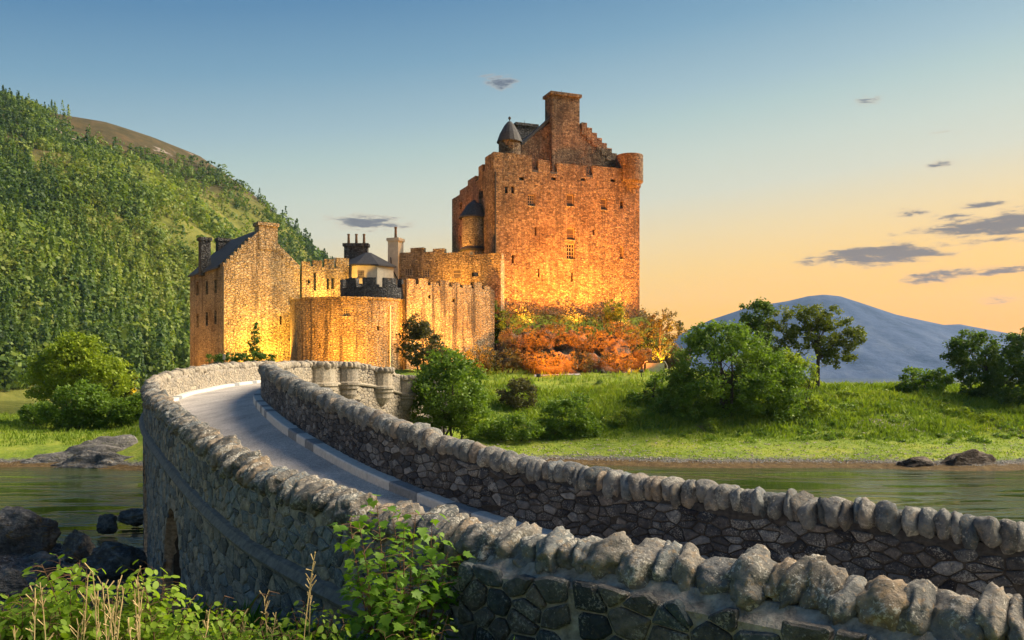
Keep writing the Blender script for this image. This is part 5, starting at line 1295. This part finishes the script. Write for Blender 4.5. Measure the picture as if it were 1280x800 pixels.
# leafy shrubs along the bottom left
def px_leafy(label, base_px, d, tips, kind='oval', size=.098, n_max=100, density=18):
    bx_ = (base_px-640)/F*d; b = (bx_, d, hz(bx_, d)-.05)
    return leafy('leafy_shrub', label, 'plant', b, [(P(px, py, d+rd.uniform(-.4, .4)), (rd.uniform(-.15, .15), rd.uniform(-.1, .1), rd.uniform(0, .15))) for px, py in tips], kind, size, n_max, M['bark_red'], rd, density, .010)
px_leafy('bright leafy shrub in the bottom left picture corner', 20, 7.2, [(x, random.uniform(735, 775)) for x in range(-20, 70, 6)]+[(x, random.uniform(760, 795)) for x in range(-20, 80, 6)], n_max=200, density=40)
px_leafy('tall bright leafy shrub left of the dry stalks at bottom left', 85, 7.4, [(52, 705), (66, 715), (75, 698), (95, 706), (100, 700), (60, 735), (110, 725), (85, 740), (40, 745), (120, 745), (70, 765), (100, 770), (45, 722), (30, 735), (130, 735), (88, 718), (108, 712), (58, 750), (95, 752), (125, 765), (30, 770), (140, 770), (50, 785), (115, 785)], n_max=240, density=40)
px_leafy('bright leafy shrub between the dry stalks and dark arch', 185, 7.6, [(175, 712), (190, 708), (160, 735), (205, 730), (220, 745), (150, 755), (180, 745), (200, 762), (230, 765), (165, 775), (212, 778), (150, 725), (168, 722), (140, 745), (195, 742), (240, 750), (185, 785), (150, 790), (225, 790), (205, 715), (130, 775), (245, 785)], n_max=240, density=40)
px_leafy('low leafy weeds at the foot of the bridge wall', 260, 7.8, [(x, random.uniform(752, 792)) for x in range(222, 340, 6)], size=.085, n_max=160, density=30)
px_leafy('low nettle weeds left of the sapling', 390, 7.6, [(365, 760), (380, 752), (372, 778), (400, 770), (418, 765), (430, 778), (410, 790), (350, 785), (440, 788), (390, 790), (345, 770), (360, 790), (425, 760), (405, 755), (335, 790)], size=.08, n_max=180, density=32)
px_leafy('small weeds under the sapling beside the grass tuft', 530, 7.2, [(500, 785), (520, 775), (545, 782), (560, 770), (480, 790), (535, 792)], size=.075, n_max=90, density=16)
# dry stalks
def stalks(label, xs, d, tops, grp=None):
    for px, py in zip(xs, tops):
        dd = d+rd.uniform(-.4, .4); x = (px-640)/F*dd; b = Vector((x+rd.uniform(-.12, .12), dd, hz(x, dd)-.05)); t = P(px, py, dd)
        root = empty('dry_stalk', tuple(b), label, 'stalk', grp); mb = MB(); n = 7
        bend = Vector((rd.uniform(-.12, .12), rd.uniform(-.1, .1), 0))
        pts = [b.lerp(t, k/(n-1))+bend*math.sin(PI*k/(n-1))*.6 for k in range(n)]
        mb.tube(pts, [.0048*(1-.6*k/(n-1)) for k in range(n)], 4); mb.build('stem', M['straw'], root)
        mb = MB(); mb.tube(pts[-3:], [.0055, .005, .004], 4)
        for k in range(9):
            p = pts[-1].lerp(pts[-3], rd.uniform(0, 1)); q = p+Vector((rd.uniform(-.05, .05), rd.uniform(-.05, .05), rd.uniform(.02, .10)))
            mb.tube([p, q], [.003, .0055], 4)
        mb.build('seed_head', M['straw'], root)
stalks('thin dry straw stalk rising among the bottom left shrubs', [18, 44, 50, 105, 110, 116, 122, 128, 134, 141, 148, 155, 168, 172, 178, 98, 140, 160], 6.9, [782, 735, 728, 765, 718, 715, 745, 728, 735, 760, 725, 735, 735, 720, 738, 780, 770, 778], 'dry stalks at bottom left')
stalks('thin dry straw stalk before the bridge wall', [392, 388, 330, 262, 345, 302], 7.4, [700, 730, 745, 762, 765, 772], 'dry stalks before the bridge wall')
# bare bramble stems
for k, (x0, y0, x1, y1, x2, y2) in enumerate([(300, 800, 305, 770, 345, 745), (330, 800, 325, 780, 350, 742), (280, 800, 270, 770, 292, 748)]):
    d = 7.7; p = [P(x0, y0, d)-Vector((0, 0, .25)), P(x0, y0, d), P(x1, y1, d), P((x1+x2)/2, min(y1, y2)-3, d), P(x2, y2, d)]
    o = MB().tube(p, [.010, .009, .007, .006, .003], 5).build('bramble_stem', M['bark_red']); tag(o, 'bare arching reddish stem before the bridge wall', 'stem', 'bare stems before the bridge wall')
# grass tuft and ground grass at the wall foot
rng = np.random.default_rng(31)
def tuft(name, label, px, d, n, hgt, spread, mat):
    x = (px-640)/F*d; b = np.array([x, d, hz(x, d)-.03]); a = rng.uniform(0, 2*PI, n); r0 = rng.uniform(0, spread, n); h = hgt*rng.uniform(.55, 1.1, n); ln = h*rng.uniform(.15, .75, n)
    B0 = b+np.stack([np.cos(a)*r0, np.sin(a)*r0, 0*a], -1); dv = np.stack([np.cos(a), np.sin(a), 0*a], -1); wv = np.stack([-np.sin(a), np.cos(a), 0*a], -1)*.006
    Qs = []; prev = None; S = 5
    for k in range(S):
        t0, t1 = k/S, (k+1)/S
        def at(t): return B0+dv*(ln*t**2)[:, None]+np.stack([0*h, 0*h, h*(t-.28*t**3)], -1)
        p0, p1 = at(t0), at(t1); Qs.append(np.stack([p0-wv*(1-t0), p0+wv*(1-t0), p1+wv*(1-t1+.02), p1-wv*(1-t1+.02)], 1))
    o = npmesh(name, np.concatenate(Qs).reshape(-1, 3), 4, mat); tag(o, label, 'grass', kind='stuff'); return o
tuft('grass_tuft', 'long bright green grass tuft at the foot of the abutment', 597, 7.4, 420, 1.05, .22, M['blade_fore'])
tuft('grass_tuft', 'smaller green grass tuft under the sapling', 560, 7.3, 220, .75, .2, M['blade_fore'])
n = 9000; X = rng.uniform(-7.5, .6, n); Y = rng.uniform(5.6, 13, n); ok = Y < np.interp(X, L.p[::-1, 0], L.p[::-1, 1])-.5; X, Y = X[ok], Y[ok]
blades('bank_grass', 'rank green grass of the near bank beneath the shrubs', X, Y, rng.uniform(.25, .75, len(X)), np.full(len(X), .007), M['blade_fore'], rng, 5, .06)

# ------------------------------------------------------------------ air
def haze():
    m, T, out = new_mat('haze_air')
    T.l.new(T('ShaderNodeVolumePrincipled', Color=(.35, .60, 1.0), Density=HAZE, Anisotropy=.25), out.inputs[1])
    o = MB().prism([(-1500, -300), (3600, -300), (3600, 3750), (-1500, 3750)], -9, 345).build('haze', m)
    tag(o, 'thin blue evening haze filling the air over the loch', 'haze', kind='stuff')
HAZE = 0.00006
haze()
